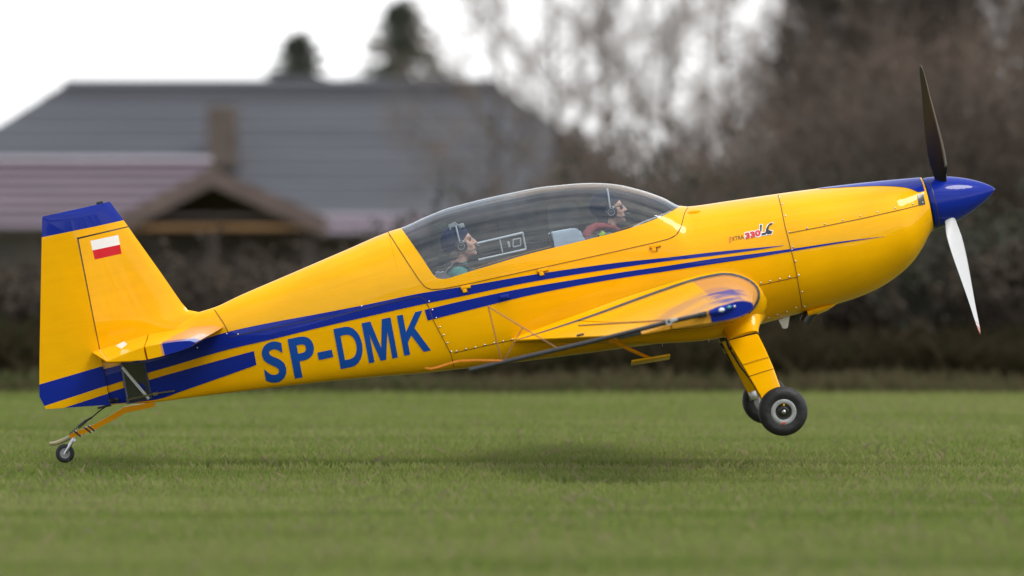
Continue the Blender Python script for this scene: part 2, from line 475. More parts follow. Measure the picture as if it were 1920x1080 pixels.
def bare_tree(H, n1=17, n2=8, n3=7, mt=None, upright=0.5, trunk=.016):
    tr, cr = Segs(), Segs()
    p = Vector((0, 0, -0.15)); nodes = []; N = 9; d = Vector((0, 0, 1)); r0 = H * trunk
    for i in range(N):
        q = p + rnd_dir(d, 0.07) * (H / N); q.x *= 0.97
        ra, rb = r0 * (1 - i / N) + 0.012, r0 * (1 - (i + 1) / N) + 0.012
        tr.seg(p, q, ra, rb, 7); nodes.append((p, q, rb)); p = q
    for b in range(n1):
        t = 0.16 + 0.82 * (b + random.random() * 0.8) / n1
        k = min(N - 1, int(t * N)); a, c, r = nodes[k]; s = a.lerp(c, t * N - k)
        az = b * 2.4 + random.random(); ln = H * (0.42 * (1 - t) ** 0.75 + 0.08) * random.uniform(0.8, 1.15)
        dr = Vector((math.cos(az), math.sin(az), upright + 0.6 * t)).normalized()
        q = s; seg_n = 4; pts = [s]
        for j in range(seg_n):
            dr = rnd_dir(dr + Vector((0, 0, 0.10)), 0.12); q2 = q + dr * ln / seg_n
            tr.seg(q, q2, max(.012, r * .55 * (1 - j / seg_n)), max(.010, r * .55 * (1 - (j + 1) / seg_n)), 4); pts.append(q2); q = q2
        for u in range(n2):
            tt = 0.2 + 0.8 * (u + random.random()) / n2; kk = min(seg_n - 1, int(tt * seg_n)); s2 = pts[kk].lerp(pts[kk + 1], tt * seg_n - kk)
            d2 = rnd_dir((pts[kk + 1] - pts[kk]).normalized() + Vector((0, 0, .15)), 0.55); l2 = ln * 0.38 * (1.15 - tt) + 0.25
            e2 = s2 + d2 * l2; m2 = s2.lerp(e2, .5) + Vector((random.gauss(0, .05), random.gauss(0, .05), random.gauss(0, .05))) * l2
            cr.seg(s2, m2, .014, .011); cr.seg(m2, e2, .011, .008)
            for w in range(n3):
                t3 = random.random(); s3 = (s2.lerp(m2, t3 * 2) if t3 < .5 else m2.lerp(e2, t3 * 2 - 1))
                d3 = rnd_dir(d2 + Vector((0, 0, .1)), 0.6); l3 = l2 * random.uniform(.25, .6) + .12
                e3 = s3 + d3 * l3; cr.seg(s3, e3, .009, .005)
                for z in range(2):
                    s4 = s3.lerp(e3, random.uniform(.3, 1)); cr.seg(s4, s4 + rnd_dir(d3, .7) * l3 * random.uniform(.3, .7), .006, .004)
    return tr.mesh('trunk', M_BARK), cr.mesh('crown', mt or M_TWIG)

def conifer(H, w):
    tr, cr = Segs(), Segs()
    tr.seg(Vector((0, 0, -.2)), Vector((0, 0, H * .55)), H * .018, H * .010, 7); tr.seg(Vector((0, 0, H * .55)), Vector((0, 0, H)), H * .010, .01, 6)
    nb = int(H * 16)
    for b in range(nb):
        t = .12 + .88 * (b + random.random()) / nb; az = b * 2.399 + random.gauss(0, .3)
        ln = w * (1 - t) ** 0.8 * random.uniform(.65, 1.15) + .15
        s = Vector((0, 0, H * t)); dr = Vector((math.cos(az), math.sin(az), random.uniform(-.25, .15))).normalized()
        e = s + dr * ln; tr.seg(s, e, .025, .008, 3)
        for k in range(int(16 + ln * 22)):
            u = random.random() ** .7; p = s.lerp(e, u) + Vector((random.gauss(0, .13), random.gauss(0, .13), random.gauss(-.05, .10))) * (0.4 + ln * .35)
            cr.leaf(p, random.uniform(.07, .16))
    return tr.mesh('trunk', M_BARK), cr.mesh('crown', M_NEEDLE)

def shrub(H, w, nst, nb, ntw, leaves, mt, ml, lsize=.05):
    tr, cr = Segs(), Segs()
    for i in range(nst):
        az = random.random() * 6.28; b = Vector((random.gauss(0, .03), random.gauss(0, .03), -.12))
        lean = random.random() ** .7 * .62 * w / H
        d = Vector((math.cos(az) * lean * 1.6, math.sin(az) * lean * 1.6, 1)).normalized(); ln = H * random.uniform(.6, 1.05); q = b; pts = [b]
        for j in range(4):
            d = rnd_dir(d, .12); q2 = q + d * ln / 4; tr.seg(q, q2, .022 * (1 - j * .2), .022 * (1 - (j + 1) * .2), 4); pts.append(q2); q = q2
        for u in range(nb):
            t = .1 + .9 * random.random(); kk = min(3, int(t * 4)); s = pts[kk].lerp(pts[kk + 1], t * 4 - kk)
            d2 = rnd_dir(Vector((random.gauss(0, .7), random.gauss(0, .7), .7)), .4); l2 = random.uniform(.15, .42) * H * .55; e = s + d2 * l2
            cr.seg(s, e, .010, .006)
            for z in range(ntw):
                s3 = s.lerp(e, random.uniform(.2, 1)); e3 = s3 + rnd_dir(d2, .7) * l2 * random.uniform(.25, .7); cr.seg(s3, e3, .006, .004)
                if random.random() < leaves:
                    for q in range(2): cr.leaf(s3.lerp(e3, random.random()) + Vector((random.gauss(0, .04), random.gauss(0, .04), random.gauss(0, .04))), lsize * random.uniform(.6, 1.4))
    return tr.mesh('trunk', M_BARK), cr.mesh('crown', ml if leaves > 0.4 else mt)

def place(name, meshes, px, dist, scale, label, cat, group=None, rot=None, sz=1.0):
    p = wp(px, HORIZON, dist)
    o = empty(name, (p.x, dist - CAM_D, 0)); o.rotation_euler = (0, 0, rot if rot is not None else random.random() * 6.28); o.scale = (scale, scale, scale * sz)
    for nm, me in zip(('trunk', 'crown'), meshes):
        new_obj(nm, me, None, o)
    return tag(o, label, cat, group)

T1 = bare_tree(11, 22, 8, 7, M_TWIG2, .5, .009); T2 = bare_tree(9.5, 20, 9, 8, M_TWIG, .7); T3 = bare_tree(10, 24, 9, 9, M_TWIGD, .4)
C1 = conifer(11, 2.1); C2 = conifer(9, 2.4)
B1 = shrub(2.1, 1.9, 34, 9, 4, .75, M_TWIG, M_LEAF); B2 = shrub(2.6, 2.0, 40, 9, 4, .75, M_TWIGD, M_LEAFG); B3 = shrub(4.6, 2.6, 46, 13, 5, .0, M_TWIGD, M_LEAF)
B4 = shrub(5.2, 2.6, 40, 12, 6, .0, M_TWIG, M_LEAF); B5 = shrub(2.2, 1.9, 40, 10, 4, .9, M_TWIGD, M_LEAF, .06)

# behind the long roof
place('pine_tree', C2, 560, 262, 2.3, 'dark pine rising behind the middle of the grey roof', 'tree', sz=.56)
place('pine_tree', C2, 752, 262, 2.5, 'taller dark pine behind the right part of the grey roof', 'tree', sz=.58)
for px, d, s, lab in ((930, 172, 1.1, 'pale bare tree just right of the grey roof ridge'),
                      (1040, 160, 1.12, 'pale bare tree above the canopy, second right of the roof'),
                      (1135, 168, 1.35, 'tall pale bare tree above the front pilot'),
                      (1250, 158, 1.25, 'pale bare tree above the windscreen end of the canopy'),
                      (1365, 170, 1.35, 'pale bare tree above the engine cowling'),
                      (1470, 155, 1.25, 'pale bare tree left of the dark conifer')):
    place('bare_tree', T1, px, d, s, lab, 'tree', 'pale bare trees right of the house')
place('conifer_tree', C1, 1610, 118, 1.05, 'dark conifer left of the upper propeller blade', 'tree')
place('conifer_tree', C2, 1730, 126, 1.25, 'dark conifer behind the upper propeller blade', 'tree')
for px, d, s, lab in ((1560, 128, 1.05, 'brown bare tree in front of the dark conifer'), (1660, 112, 1.0, 'brown bare tree between the two dark conifers'),
                      (1775, 115, 1.1, 'brown bare tree right of the upper propeller blade'), (1850, 108, 1.05, 'brown bare tree above the spinner tip'),
                      (1930, 112, 1.15, 'brown bare tree cut by the right picture edge')):
    place('bare_tree', T2, px, d, s, lab, 'tree', 'brown bare trees of the right wood')
for px, d, s, lab in ((1290, 122, .43, 'low dark bare tree behind the cowling top'), (1400, 118, .46, 'low dark bare tree behind the model lettering'),
                      (1500, 108, .58, 'dark bare tree left of the brown wood'), (1620, 100, .78, 'dark bare tree behind the nose of the cowling'),
                      (1700, 98, .86, 'dark bare tree left of the spinner'), (1800, 96, .82, 'dark bare tree behind the spinner'), (1890, 99, .84, 'dark bare tree right of the spinner'),
                      (1090, 126, .42, 'low dark bare tree behind the canopy top'), (1190, 116, .40, 'low dark bare tree behind the front pilot')):
    place('bare_tree', T3, px, d, s, lab, 'tree', 'dark bare trees of the thicket')
# tall thicket, right half
for i, px in enumerate(range(700, 1990, 58)):
    place('tall_shrub', (B3, B4)[i % 2], px + random.randint(-18, 18), random.uniform(84, 96), random.uniform(.88, 1.08) * (.40 if px < 900 else .5 if px < 1050 else .62 if px < 1420 else .8 if px < 1530 else 1.05), 'tall leafless shrub in the thicket behind the airplane', 'shrub', 'tall shrubs of the thicket')
for i, px in enumerate(range(780, 1990, 52)):
    place('leafy_shrub', (B5, B2)[i % 2], px + random.randint(-14, 14), random.uniform(72, 80), random.uniform(.75, 1.05), 'low dark shrub at the foot of the thicket', 'shrub', 'low shrubs of the thicket')
# hedge, left half
for i, px in enumerate(range(-30, 800, 52)):
    place('hedge_shrub', (B1, B5, B1)[i % 3], px + random.randint(-12, 12), random.uniform(72, 80), random.uniform(.70, .82), 'brown shrub of the low hedge beneath the mauve and grey roofs', 'shrub', 'shrubs of the left hedge')
blade_field('weeds', 16000, 67.5, 74.0, .10, .75, .022, M_WEED, 'ragged weeds and dead stalks at the foot of the hedge', curve=.5)
# far wood closing the view
def woodland():
    s = Segs()
    for i in range(26000):
        d = random.uniform(128, 150); px = random.uniform(560, 2000)
        p = wp(px, HORIZON, d); top = 4.4 * (0.36 + 0.64 * min(1, max(0, (px - 800) / 800))) * (0.8 + 0.35 * mnoise.noise(Vector((p.x * .35, d * .1, 0))))
        z = random.random() * top
        a = Vector((p.x, d - CAM_D, z)); dr = rnd_dir(Vector((0, 0, .8)), .6)
        s.seg(a, a + dr * random.uniform(.4, 1.3), .022, .010)
        if i % 3 == 0: s.leaf(a, random.uniform(.08, .2))
    me = s.mesh('woodland', M_TWIGD)
    return tag(new_obj('woodland', me), 'far brown mass of leafless wood closing the view', 'wood', kind='stuff')
woodland()
def wood_edge():
    '''the other side of the airfield, behind the photographer: it shows as the brown band mirrored in the canopy'''
    s = Segs()
    for i in range(15000):
        x = random.uniform(-95, 95); y = random.uniform(-112, -98); top = 11 + 3 * mnoise.noise(Vector((x * .09, 0, 5)))
        a = Vector((x, y, random.random() ** .8 * top)); dr = rnd_dir(Vector((0, 0, .7)), .7)
        s.seg(a, a + dr * random.uniform(.6, 1.8), .05, .02)
        s.leaf(a, random.uniform(.2, .5))
    return tag(new_obj('wood_edge', s.mesh('wood_edge', M_TWIG)), 'brown wood edge mirrored faintly in the canopy glass', 'wood', kind='stuff')
wood_edge()
# ------------------------------------------------------------------ airplane: paint
YEL = (0.82, 0.405, 0.0, 1); BLU = (0.005, 0.020, 0.25, 1); LET = (0.006, 0.062, 0.30, 1)
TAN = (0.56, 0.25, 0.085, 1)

def halfplanes(poly):
    """inside test of a convex polygon in local x,z: list of (a,b,c) with a*x+b*z+c > 0 inside"""
    cx = sum(p[0] for p in poly) / len(poly); cz = sum(p[1] for p in poly) / len(poly); out = []
    for p, q in zip(poly, poly[1:] + poly[:1]):
        a, b = q[1] - p[1], -(q[0] - p[0]); c = -(a * p[0] + b * p[1]); L = math.hypot(a, b)
        s = 1 if a * cx + b * cz + c > 0 else -1
        out.append((s * a / L, s * b / L, s * c / L))
    return out

def paint(name, regions=(), base=YEL, ax=('X', 'Z'), shards=None, rough=0.30):
    """gloss paint; regions are flat colour fields given as convex polygons in object coordinates"""
    m, n, l, b = base_mat(name)
    tc = n.new('ShaderNodeTexCoord'); sp = n.new('ShaderNodeSeparateXYZ'); l.new(tc.outputs['Object'], sp.inputs[0])
    nz = n.new('ShaderNodeTexNoise'); nz.inputs['Scale'].default_value = 3.0; nz.inputs['Detail'].default_value = 6
    l.new(tc.outputs['Object'], nz.inputs['Vector'])
    rp = n.new('ShaderNodeValToRGB')
    rp.color_ramp.elements[0].position = .3; rp.color_ramp.elements[1].position = .7
    rp.color_ramp.elements[0].color = tuple(x * .94 for x in base[:3]) + (1,); rp.color_ramp.elements[1].color = tuple(min(1, x * 1.05) for x in base[:3]) + (1,)
    l.new(nz.outputs['Fac'], rp.inputs['Fac'])
    cur = rp.outputs['Color']
    def math_(op, a, bb, c=None):
        k = n.new('ShaderNodeMath'); k.operation = op
        for i, v in enumerate((a, bb, c)):
            if v is None: continue
            if isinstance(v, (int, float)): k.inputs[i].default_value = v
            else: l.new(v, k.inputs[i])
        return k.outputs[0]
    warp = None
    for reg in regions:
        col, hp = reg[0], reg[1]; jag = reg[2] if len(reg) > 2 else 0
        fac = None
        off = None
        if jag:
            if warp is None:
                mp = n.new('ShaderNodeMapping'); mp.inputs['Scale'].default_value = (2.2, 9, 1); l.new(tc.outputs['Object'], mp.inputs['Vector'])
                nw = n.new('ShaderNodeTexNoise'); nw.inputs['Scale'].default_value = 1.6; nw.inputs['Detail'].default_value = 5; l.new(mp.outputs['Vector'], nw.inputs['Vector'])
                warp = math_('SUBTRACT', nw.outputs['Fac'], 0.5)
            off = math_('MULTIPLY', warp, jag)
        for (pa, pb, pc) in hp:
            t = math_('MULTIPLY_ADD', sp.outputs[ax[0]], pa, pc); t = math_('MULTIPLY_ADD', sp.outputs[ax[1]], pb, t)
            if off is not None: t = math_('ADD', t, off)
            g = math_('GREATER_THAN', t, 0.0)
            fac = g if fac is None else math_('MULTIPLY', fac, g)
        mx = n.new('ShaderNodeMixRGB'); l.new(fac, mx.inputs['Fac']); l.new(cur, mx.inputs['Color1']); mx.inputs['Color2'].default_value = col
        cur = mx.outputs['Color']
    # grime drawn aft by the airflow
    ms = n.new('ShaderNodeMapping'); ms.inputs['Scale'].default_value = (0.5, 7, 9); l.new(tc.outputs['Object'], ms.inputs['Vector'])
    ns = n.new('ShaderNodeTexNoise'); ns.inputs['Scale'].default_value = 2.2; ns.inputs['Detail'].default_value = 7; ns.inputs['Roughness'].default_value = .65; l.new(ms.outputs['Vector'], ns.inputs['Vector'])
    rs = n.new('ShaderNodeMapRange'); rs.inputs['From Min'].default_value = .30; rs.inputs['From Max'].default_value = .62; rs.inputs['To Min'].default_value = .80; rs.inputs['To Max'].default_value = 1.0
    l.new(ns.outputs['Fac'], rs.inputs['Value'])
    mg = n.new('ShaderNodeMixRGB'); mg.blend_type = 'MULTIPLY'; mg.inputs['Fac'].default_value = .28
    l.new(cur, mg.inputs['Color1']); l.new(rs.outputs[0], mg.inputs['Color2']); cur = mg.outputs['Color']
    l.new(cur, b.inputs['Base Color'])
    nr = n.new('ShaderNodeTexNoise'); nr.inputs['Scale'].default_value = 14; nr.inputs['Detail'].default_value = 5; l.new(tc.outputs['Object'], nr.inputs['Vector'])
    rr = n.new('ShaderNodeMapRange'); rr.inputs['To Min'].default_value = rough - .05; rr.inputs['To Max'].default_value = rough + .08
    l.new(nr.outputs['Fac'], rr.inputs['Value']); l.new(rr.outputs[0], b.inputs['Roughness'])
    b.inputs['Coat Weight'].default_value = 0.38; b.inputs['Coat Roughness'].default_value = 0.03; b.inputs['Specular IOR Level'].default_value = 0.05
    bp = n.new('ShaderNodeBump'); bp.inputs['Strength'].default_value = 0.05; bp.inputs['Distance'].default_value = 0.01
    nb = n.new('ShaderNodeTexNoise'); nb.inputs['Scale'].default_value = 5; nb.inputs['Detail'].default_value = 2; l.new(tc.outputs['Object'], nb.inputs['Vector'])
    l.new(nb.outputs['Fac'], bp.inputs['Height']); l.new(bp.outputs['Normal'], b.inputs['Normal'])
    return m

M_YEL = paint('yellow_paint')
M_BLUE = paint('blue_paint', base=BLU)
M_LETTER = paint('letter_blue', base=LET)
M_SEAM = mat('panel_gap', (0.10, 0.045, 0.004, 1), 0.7)
M_BLACK = mat('black_composite', (0.012, 0.012, 0.014, 1), 0.35, var=.3, coat=.3)
M_RUBBER = mat('tyre_rubber', (0.012, 0.012, 0.013, 1), 0.62, var=.4, scale=30, bump=.25)
M_STEEL = mat('steel', (0.55, 0.55, 0.56, 1), 0.3, metal=1.0, var=.15, scale=20)
M_RIM = mat('grey_rim', (0.36, 0.37, 0.37, 1), 0.4, metal=.25, var=.12, scale=20)
M_WHITE = mat('white_paint', (0.78, 0.78, 0.77, 1), 0.35, var=.05, coat=.4)
M_SEAL = mat('grey_rubber_seal', (0.075, 0.078, 0.09, 1), 0.35, var=.25, scale=25)
M_REDM = mat('red_mark', (0.55, 0.04, 0.02, 1), 0.5)
M_REDDEC = mat('red_decal', (0.62, 0.03, 0.035, 1), 0.35)
M_DKDEC = mat('dark_decal', (0.02, 0.022, 0.035, 1), 0.35)
M_BRNDEC = mat('brown_decal', (0.14, 0.03, 0.03, 1), 0.4)
M_LINER = mat('cockpit_liner', (0.045, 0.05, 0.062, 1), 0.7, var=.2, scale=12)
M_SEAT = mat('grey_seat_shell', (0.11, 0.115, 0.12, 1), 0.5, var=.2, scale=15)
M_POD = mat('pale_grey_pod', (0.40, 0.47, 0.53, 1), 0.4, var=.08)
M_VENT = mat('frosted_vent_frame', (0.62, 0.66, 0.66, 1), 0.3, var=.06)
M_BRASS = mat('tan_tube', (0.30, 0.26, 0.14, 1), 0.5, var=.2)
M_ROD = mat('thin_brown_rod', (0.23, 0.09, 0.02, 1), 0.5)
M_YARN = mat('orange_yarn', (0.75, 0.22, 0.02, 1), 0.8)
M_ORANGE = paint('orange_yellow_spring_paint', base=(0.66, 0.27, 0.004, 1))

def glass_mat():
    m = bpy.data.materials.new('canopy_perspex'); m.use_nodes = True
    n, l = m.node_tree.nodes, m.node_tree.links; n.clear()
    out = n.new('ShaderNodeOutputMaterial'); mx = n.new('ShaderNodeMixShader'); tr = n.new('ShaderNodeBsdfTransparent'); gl = n.new('ShaderNodeBsdfGlossy')
    geo = n.new('ShaderNodeNewGeometry'); dt = n.new('ShaderNodeVectorMath'); dt.operation = 'DOT_PRODUCT'
    l.new(geo.outputs['Incoming'], dt.inputs[0]); l.new(geo.outputs['Normal'], dt.inputs[1])
    def mth(op, a, b=None, c=None):
        k = n.new('ShaderNodeMath'); k.operation = op
        for i, v in enumerate((a, b, c)):
            if v is None: continue
            if isinstance(v, (int, float)): k.inputs[i].default_value = v
            else: l.new(v, k.inputs[i])
        return k.outputs[0]
    inv = mth('SUBTRACT', 1.0, mth('ABSOLUTE', dt.outputs['Value']))           # thin sheet: the same from either side
    fac = mth('MINIMUM', mth('MULTIPLY_ADD', mth('POWER', inv, 4.0), .86, .072), 1.0)
    tr.inputs['Color'].default_value = (0.86, 0.89, 0.91, 1); gl.inputs['Roughness'].default_value = 0.015; gl.inputs['Color'].default_value = (.95, .98, 1, 1)
    tc = n.new('ShaderNodeTexCoord'); nz = n.new('ShaderNodeTexNoise'); nz.inputs['Scale'].default_value = 3.5; nz.inputs['Detail'].default_value = 3
    mp = n.new('ShaderNodeMapping'); mp.inputs['Scale'].default_value = (.35, 1, 2.2)
    l.new(tc.outputs['Object'], mp.inputs['Vector']); l.new(mp.outputs['Vector'], nz.inputs['Vector'])
    bp = n.new('ShaderNodeBump'); bp.inputs['Strength'].default_value = .06; bp.inputs['Distance'].default_value = .05
    l.new(nz.outputs['Fac'], bp.inputs['Height']); l.new(bp.outputs['Normal'], gl.inputs['Normal'])
    l.new(fac, mx.inputs[0]); l.new(tr.outputs[0], mx.inputs[1]); l.new(gl.outputs[0], mx.inputs[2]); l.new(mx.outputs[0], out.inputs['Surface'])
    return m
M_GLASS = glass_mat()

# ------------------------------------------------------------------ airplane: outer shape
plane = empty('airplane'); plane.matrix_world = PLANE_M
tag(plane, 'yellow and blue two-seat aerobatic airplane lifting off nose high above the grass', 'airplane')

TOP = [(205, 662), (250, 634), (300, 612), (350, 592), (400, 577), (450, 554), (550, 511), (650, 468), (728, 435), (752, 427.5), (800, 406), (845, 389), (920, 370), (1001, 353),
       (1050, 347), (1095, 343.5), (1130, 343.5), (1157, 346), (1204, 357), (1245, 371.5), (1275, 386), (1293, 387), (1375, 375.5), (1457, 363.5), (1520, 355), (1584, 347), (1650, 340), (1727, 333)]
BOT = [(222, 757), (290, 754), (360, 745), (475, 730.5), (590, 717), (700, 706), (800, 698), (853, 692), (970, 678), (1051, 668), (1150, 655), (1250, 641), (1330, 628), (1400, 614),
       (1453, 600), (1481, 592), (1510, 585), (1561, 572), (1601, 560), (1646, 541), (1683, 517), (1711, 491), (1728, 467), (1740, 444), (1745.5, 434)]
ztop = Curve1([pix(*p) for p in TOP]); zbot = Curve1([pix(*p) for p in BOT])
X_TAIL = pix(222, 757)[0]; X_NOSE = pix(1727, 333)[0]
def xp(px, py=560): return pix(px, py)[0]
WID = Curve1([(X_TAIL - .05, .028), (xp(300), .06), (xp(400), .115), (xp(550), .205), (xp(700), .29), (xp(850), .355), (xp(1000), .385), (xp(1200), .405), (xp(1350), .42), (xp(1480), .435),
              (xp(1580), .425), (xp(1650), .39), (xp(1690, 450), .345), (xp(1715, 420), .285), (X_NOSE - .02, .225), (X_NOSE, .21)])
ZCF = Curve1([(X_TAIL, .5), (xp(550), .45), (xp(800), .5), (xp(1000), .52), (xp(1100), .50), (xp(1293), .55), (xp(1480), .52), (xp(1650), .5), (X_NOSE, .5)])
NU = Curve1([(X_TAIL, 2.0), (xp(550), 2.1), (xp(800), 2.15), (xp(1100), 2.1), (xp(1293), 2.2), (xp(1480), 2.3), (X_NOSE - .1, 2.0), (X_NOSE, 2.0)])
NL = Curve1([(X_TAIL, 5), (xp(550), 6), (xp(850), 5), (xp(1100), 3.6), (xp(1400), 2.8), (xp(1600), 2.3), (X_NOSE, 2.0)])
SIL = [(752, 428), (772, 456), (792, 485), (806, 506), (814, 517), (824, 523), (840, 522), (872, 512), (915, 499), (1000, 474), (1090, 452), (1150, 437), (1205, 420), (1245, 404), (1262, 395), (1275, 387)]
SEA = [(728, 436), (748, 466), (770, 500), (786, 524), (797, 537), (808, 542), (830, 541), (872, 533), (950, 516), (1050, 494), (1150, 472), (1225, 455), (1254, 447.5), (1268, 440), (1277, 425), (1284, 398), (1288, 387)]

def zc_of(x): return zbot(x) + (ztop(x) - zbot(x)) * ZCF(x)
def ysec(x, z):
    zc = zc_of(x); w = WID(x)
    if z >= zc: h, n = ztop(x) - zc, NU(x)
    else: h, n = zc - zbot(x), NL(x)
    t = min(1.0, abs(z - zc) / max(h, 1e-6))
    return w * max(0.0, 1 - t ** n) ** (1 / n)
def ang(x, z):
    zc = zc_of(x)
    if z >= zc: h, n, s = ztop(x) - zc, NU(x), 1
    else: h, n, s = zc - zbot(x), NL(x), -1
    return s * math.asin(min(1.0, (abs(z - zc) / max(h, 1e-6)) ** (n / 2)))
def sec_pt(x, a, off=0.0, side=-1):
    zc = zc_of(x); w = WID(x)
    if a >= 0: h, n = ztop(x) - zc, NU(x)
    else: h, n = zc - zbot(x), NL(x)
    c, s = max(0.0, math.cos(a)), abs(math.sin(a))
    y = w * c ** (2 / n); z = zc + (1 if a >= 0 else -1) * h * s ** (2 / n)
    if off:
        ny = max(c, 1e-4) ** (2 - 2 / n) / w; nz = (1 if a >= 0 else -1) * max(s, 1e-4) ** (2 - 2 / n) / h
        L = math.hypot(ny, nz); y += off * ny / L; z += off * nz / L
    return (x, side * y, z)
def side3(px, py, sgn=-1):
    """point of the near (sgn -1) or far skin on a line of sight"""
    y = sgn * .35
    for _ in range(12):
        x, z = pix(px, py, y); y = .5 * y + .5 * sgn * ysec(x, z)
    return Vector((x, y, z))
def skin(px, py, off=0.0025, sgn=-1):
    p = side3(px, py, sgn)
    return Vector(sec_pt(p.x, ang(p.x, p.z), off, sgn))
_sil = [side3(*p) for p in SIL]; _sea = [side3(*p) for p in SEA]
SX0, SX1 = xp(752, 427.5), xp(1275, 386); EX0, EX1 = xp(728, 435), xp(1289, 387)
zsil_c = Curve1([(SX0, ztop(SX0))] + [(p.x, p.z) for p in _sil[1:-1]] + [(SX1, ztop(SX1))])
zsea_c = Curve1([(EX0, ztop(EX0))] + [(p.x, p.z) for p in _sea[1:-1]] + [(EX1, ztop(EX1))])
zsil = lambda x: min(ztop(x), zsil_c(x)) if SX0 < x < SX1 else ztop(x)
zsea = lambda x: min(ztop(x), zsea_c(x)) if EX0 < x < EX1 else ztop(x)

def patch(name, xs, zlo, zhi, rows, m, parent, off=0.0, sides=(-1, 1), angle=30, pw=1.0):
    v = []; f = []
    for sgn in sides:
        b = len(v)
        for x in xs:
            a0, a1 = ang(x, zlo(x)), ang(x, max(zhi(x), zlo(x)))
            for k in range(rows + 1): v.append(sec_pt(x, a0 + (a1 - a0) * k / rows, off, sgn))
        for i in range(len(xs) - 1):
            for k in range(rows):
                q = (b + i * (rows + 1) + k, b + (i + 1) * (rows + 1) + k, b + (i + 1) * (rows + 1) + k + 1, b + i * (rows + 1) + k + 1)
                f.append(q if sgn < 0 else q[::-1])
    return py_obj(name, v, f, m, parent, True, angle, weld=2e-4)

def stations(a, b, n): return [a + (b - a) * i / n for i in range(n + 1)]
xs_all = sorted(set(stations(X_TAIL - .05, EX0, 60) + stations(EX0, EX0 + .25, 40) + stations(EX0 + .25, EX1 - .2, 70) + stations(EX1 - .2, EX1, 40) + stations(EX1, X_NOSE - .3, 40) + stations(X_NOSE - .3, X_NOSE - .0, 50)))
GAP = .004
fus = patch('fuselage', xs_all, zbot, lambda x: zsea(x) - (GAP if EX0 < x < EX1 else 0), 56, M_YEL, plane)
cf = patch('canopy_frame', stations(EX0 + .004, EX0 + .26, 50) + stations(EX0 + .27, EX1 - .21, 60) + stations(EX1 - .2, EX1 - .004, 40), zsea, zsil, 10, M_YEL, plane, off=.0015)
gl = patch('canopy', stations(SX0, SX0 + .25, 40) + stations(SX0 + .26, SX1 - .15, 60) + stations(SX1 - .14, SX1, 30), zsil, ztop, 30, M_GLASS, plane, angle=80)
# nose ring and tail post
bm = bmesh.new()
axc = (ztop(X_NOSE) + zbot(X_NOSE)) / 2; rn = (ztop(X_NOSE) - zbot(X_NOSE)) / 2
add_lathe(bm, [(0.001, 0.0), (0.001, rn * .98), (-.012, rn * .99)], (X_NOSE, 0, axc), (1, 0, 0), 40); bm_obj('nose_ring', bm, M_BLACK, plane)

# ------------------------------------------------------------------ airplane: paint lines, seams, writing on the skin
def strip(name, top, bot, m, parent, off=.0028, n=6, step=14, surf=skin, sgn=-1):
    def resample(pl, xs):
        c = Curve1(pl); return [(x, c(x)) for x in xs]
    x0, x1 = max(top[0][0], bot[0][0]), min(top[-1][0], bot[-1][0])
    N = max(2, int(max(top[-1][0] - top[0][0], bot[-1][0] - bot[0][0]) / step))
    ct, cb = Curve1(top), Curve1(bot)
    v = []; f = []
    for i in range(N + 1):
        t = i / N; xa = top[0][0] + (top[-1][0] - top[0][0]) * t; xb = bot[0][0] + (bot[-1][0] - bot[0][0]) * t
        a = (xa, ct(xa)); b = (xb, cb(xb))
        for k in range(n + 1):
            u = k / n; v.append(surf(a[0] + (b[0] - a[0]) * u, a[1] + (b[1] - a[1]) * u, off, sgn))
    for i in range(N):
        for k in range(n): f.append((i * (n + 1) + k, (i + 1) * (n + 1) + k, (i + 1) * (n + 1) + k + 1, i * (n + 1) + k + 1))
    return py_obj(name, v, f, m, parent)

S1T = [(189, 694), (300, 664), (425, 623), (500, 606.5), (600, 588), (700, 568.5), (780, 551.5), (880, 535.5), (978, 518.5), (1080, 503), (1176, 490.5), (1240, 484), (1343, 472.3), (1412, 465.5), (1470, 460)]
S1B = [(198, 724.5), (271, 701), (330, 684), (425, 656), (500, 638.5), (600, 614), (700, 591), (780, 573), (880, 552.5), (978, 532), (1080, 514.5), (1176, 500), (1240, 491), (1343, 478.7), (1412, 469.7), (1470, 460.6)]
strip('stripe', S1T, S1B, M_BLUE, fus)
S2T = [(796, 581), (859, 566), (938, 549), (978, 541), (1080, 524), (1176, 509), (1240, 500), (1343, 484.5), (1412, 476), (1480, 467), (1584, 452), (1658, 443)]
S2B = [(802, 601), (859, 586.5), (938, 567), (978, 557), (1080, 536), (1176, 519.5), (1240, 510), (1343, 494), (1412, 483.5), (1480, 472), (1584, 454.6), (1658, 443.5)]
strip('stripe', S2T, S2B, M_BLUE, fus)
strip('stripe', [(201, 737), (271, 715), (330, 698), (476, 658)], [(207, 757), (291, 749.5), (348, 731), (481, 684)], M_BLUE, fus)

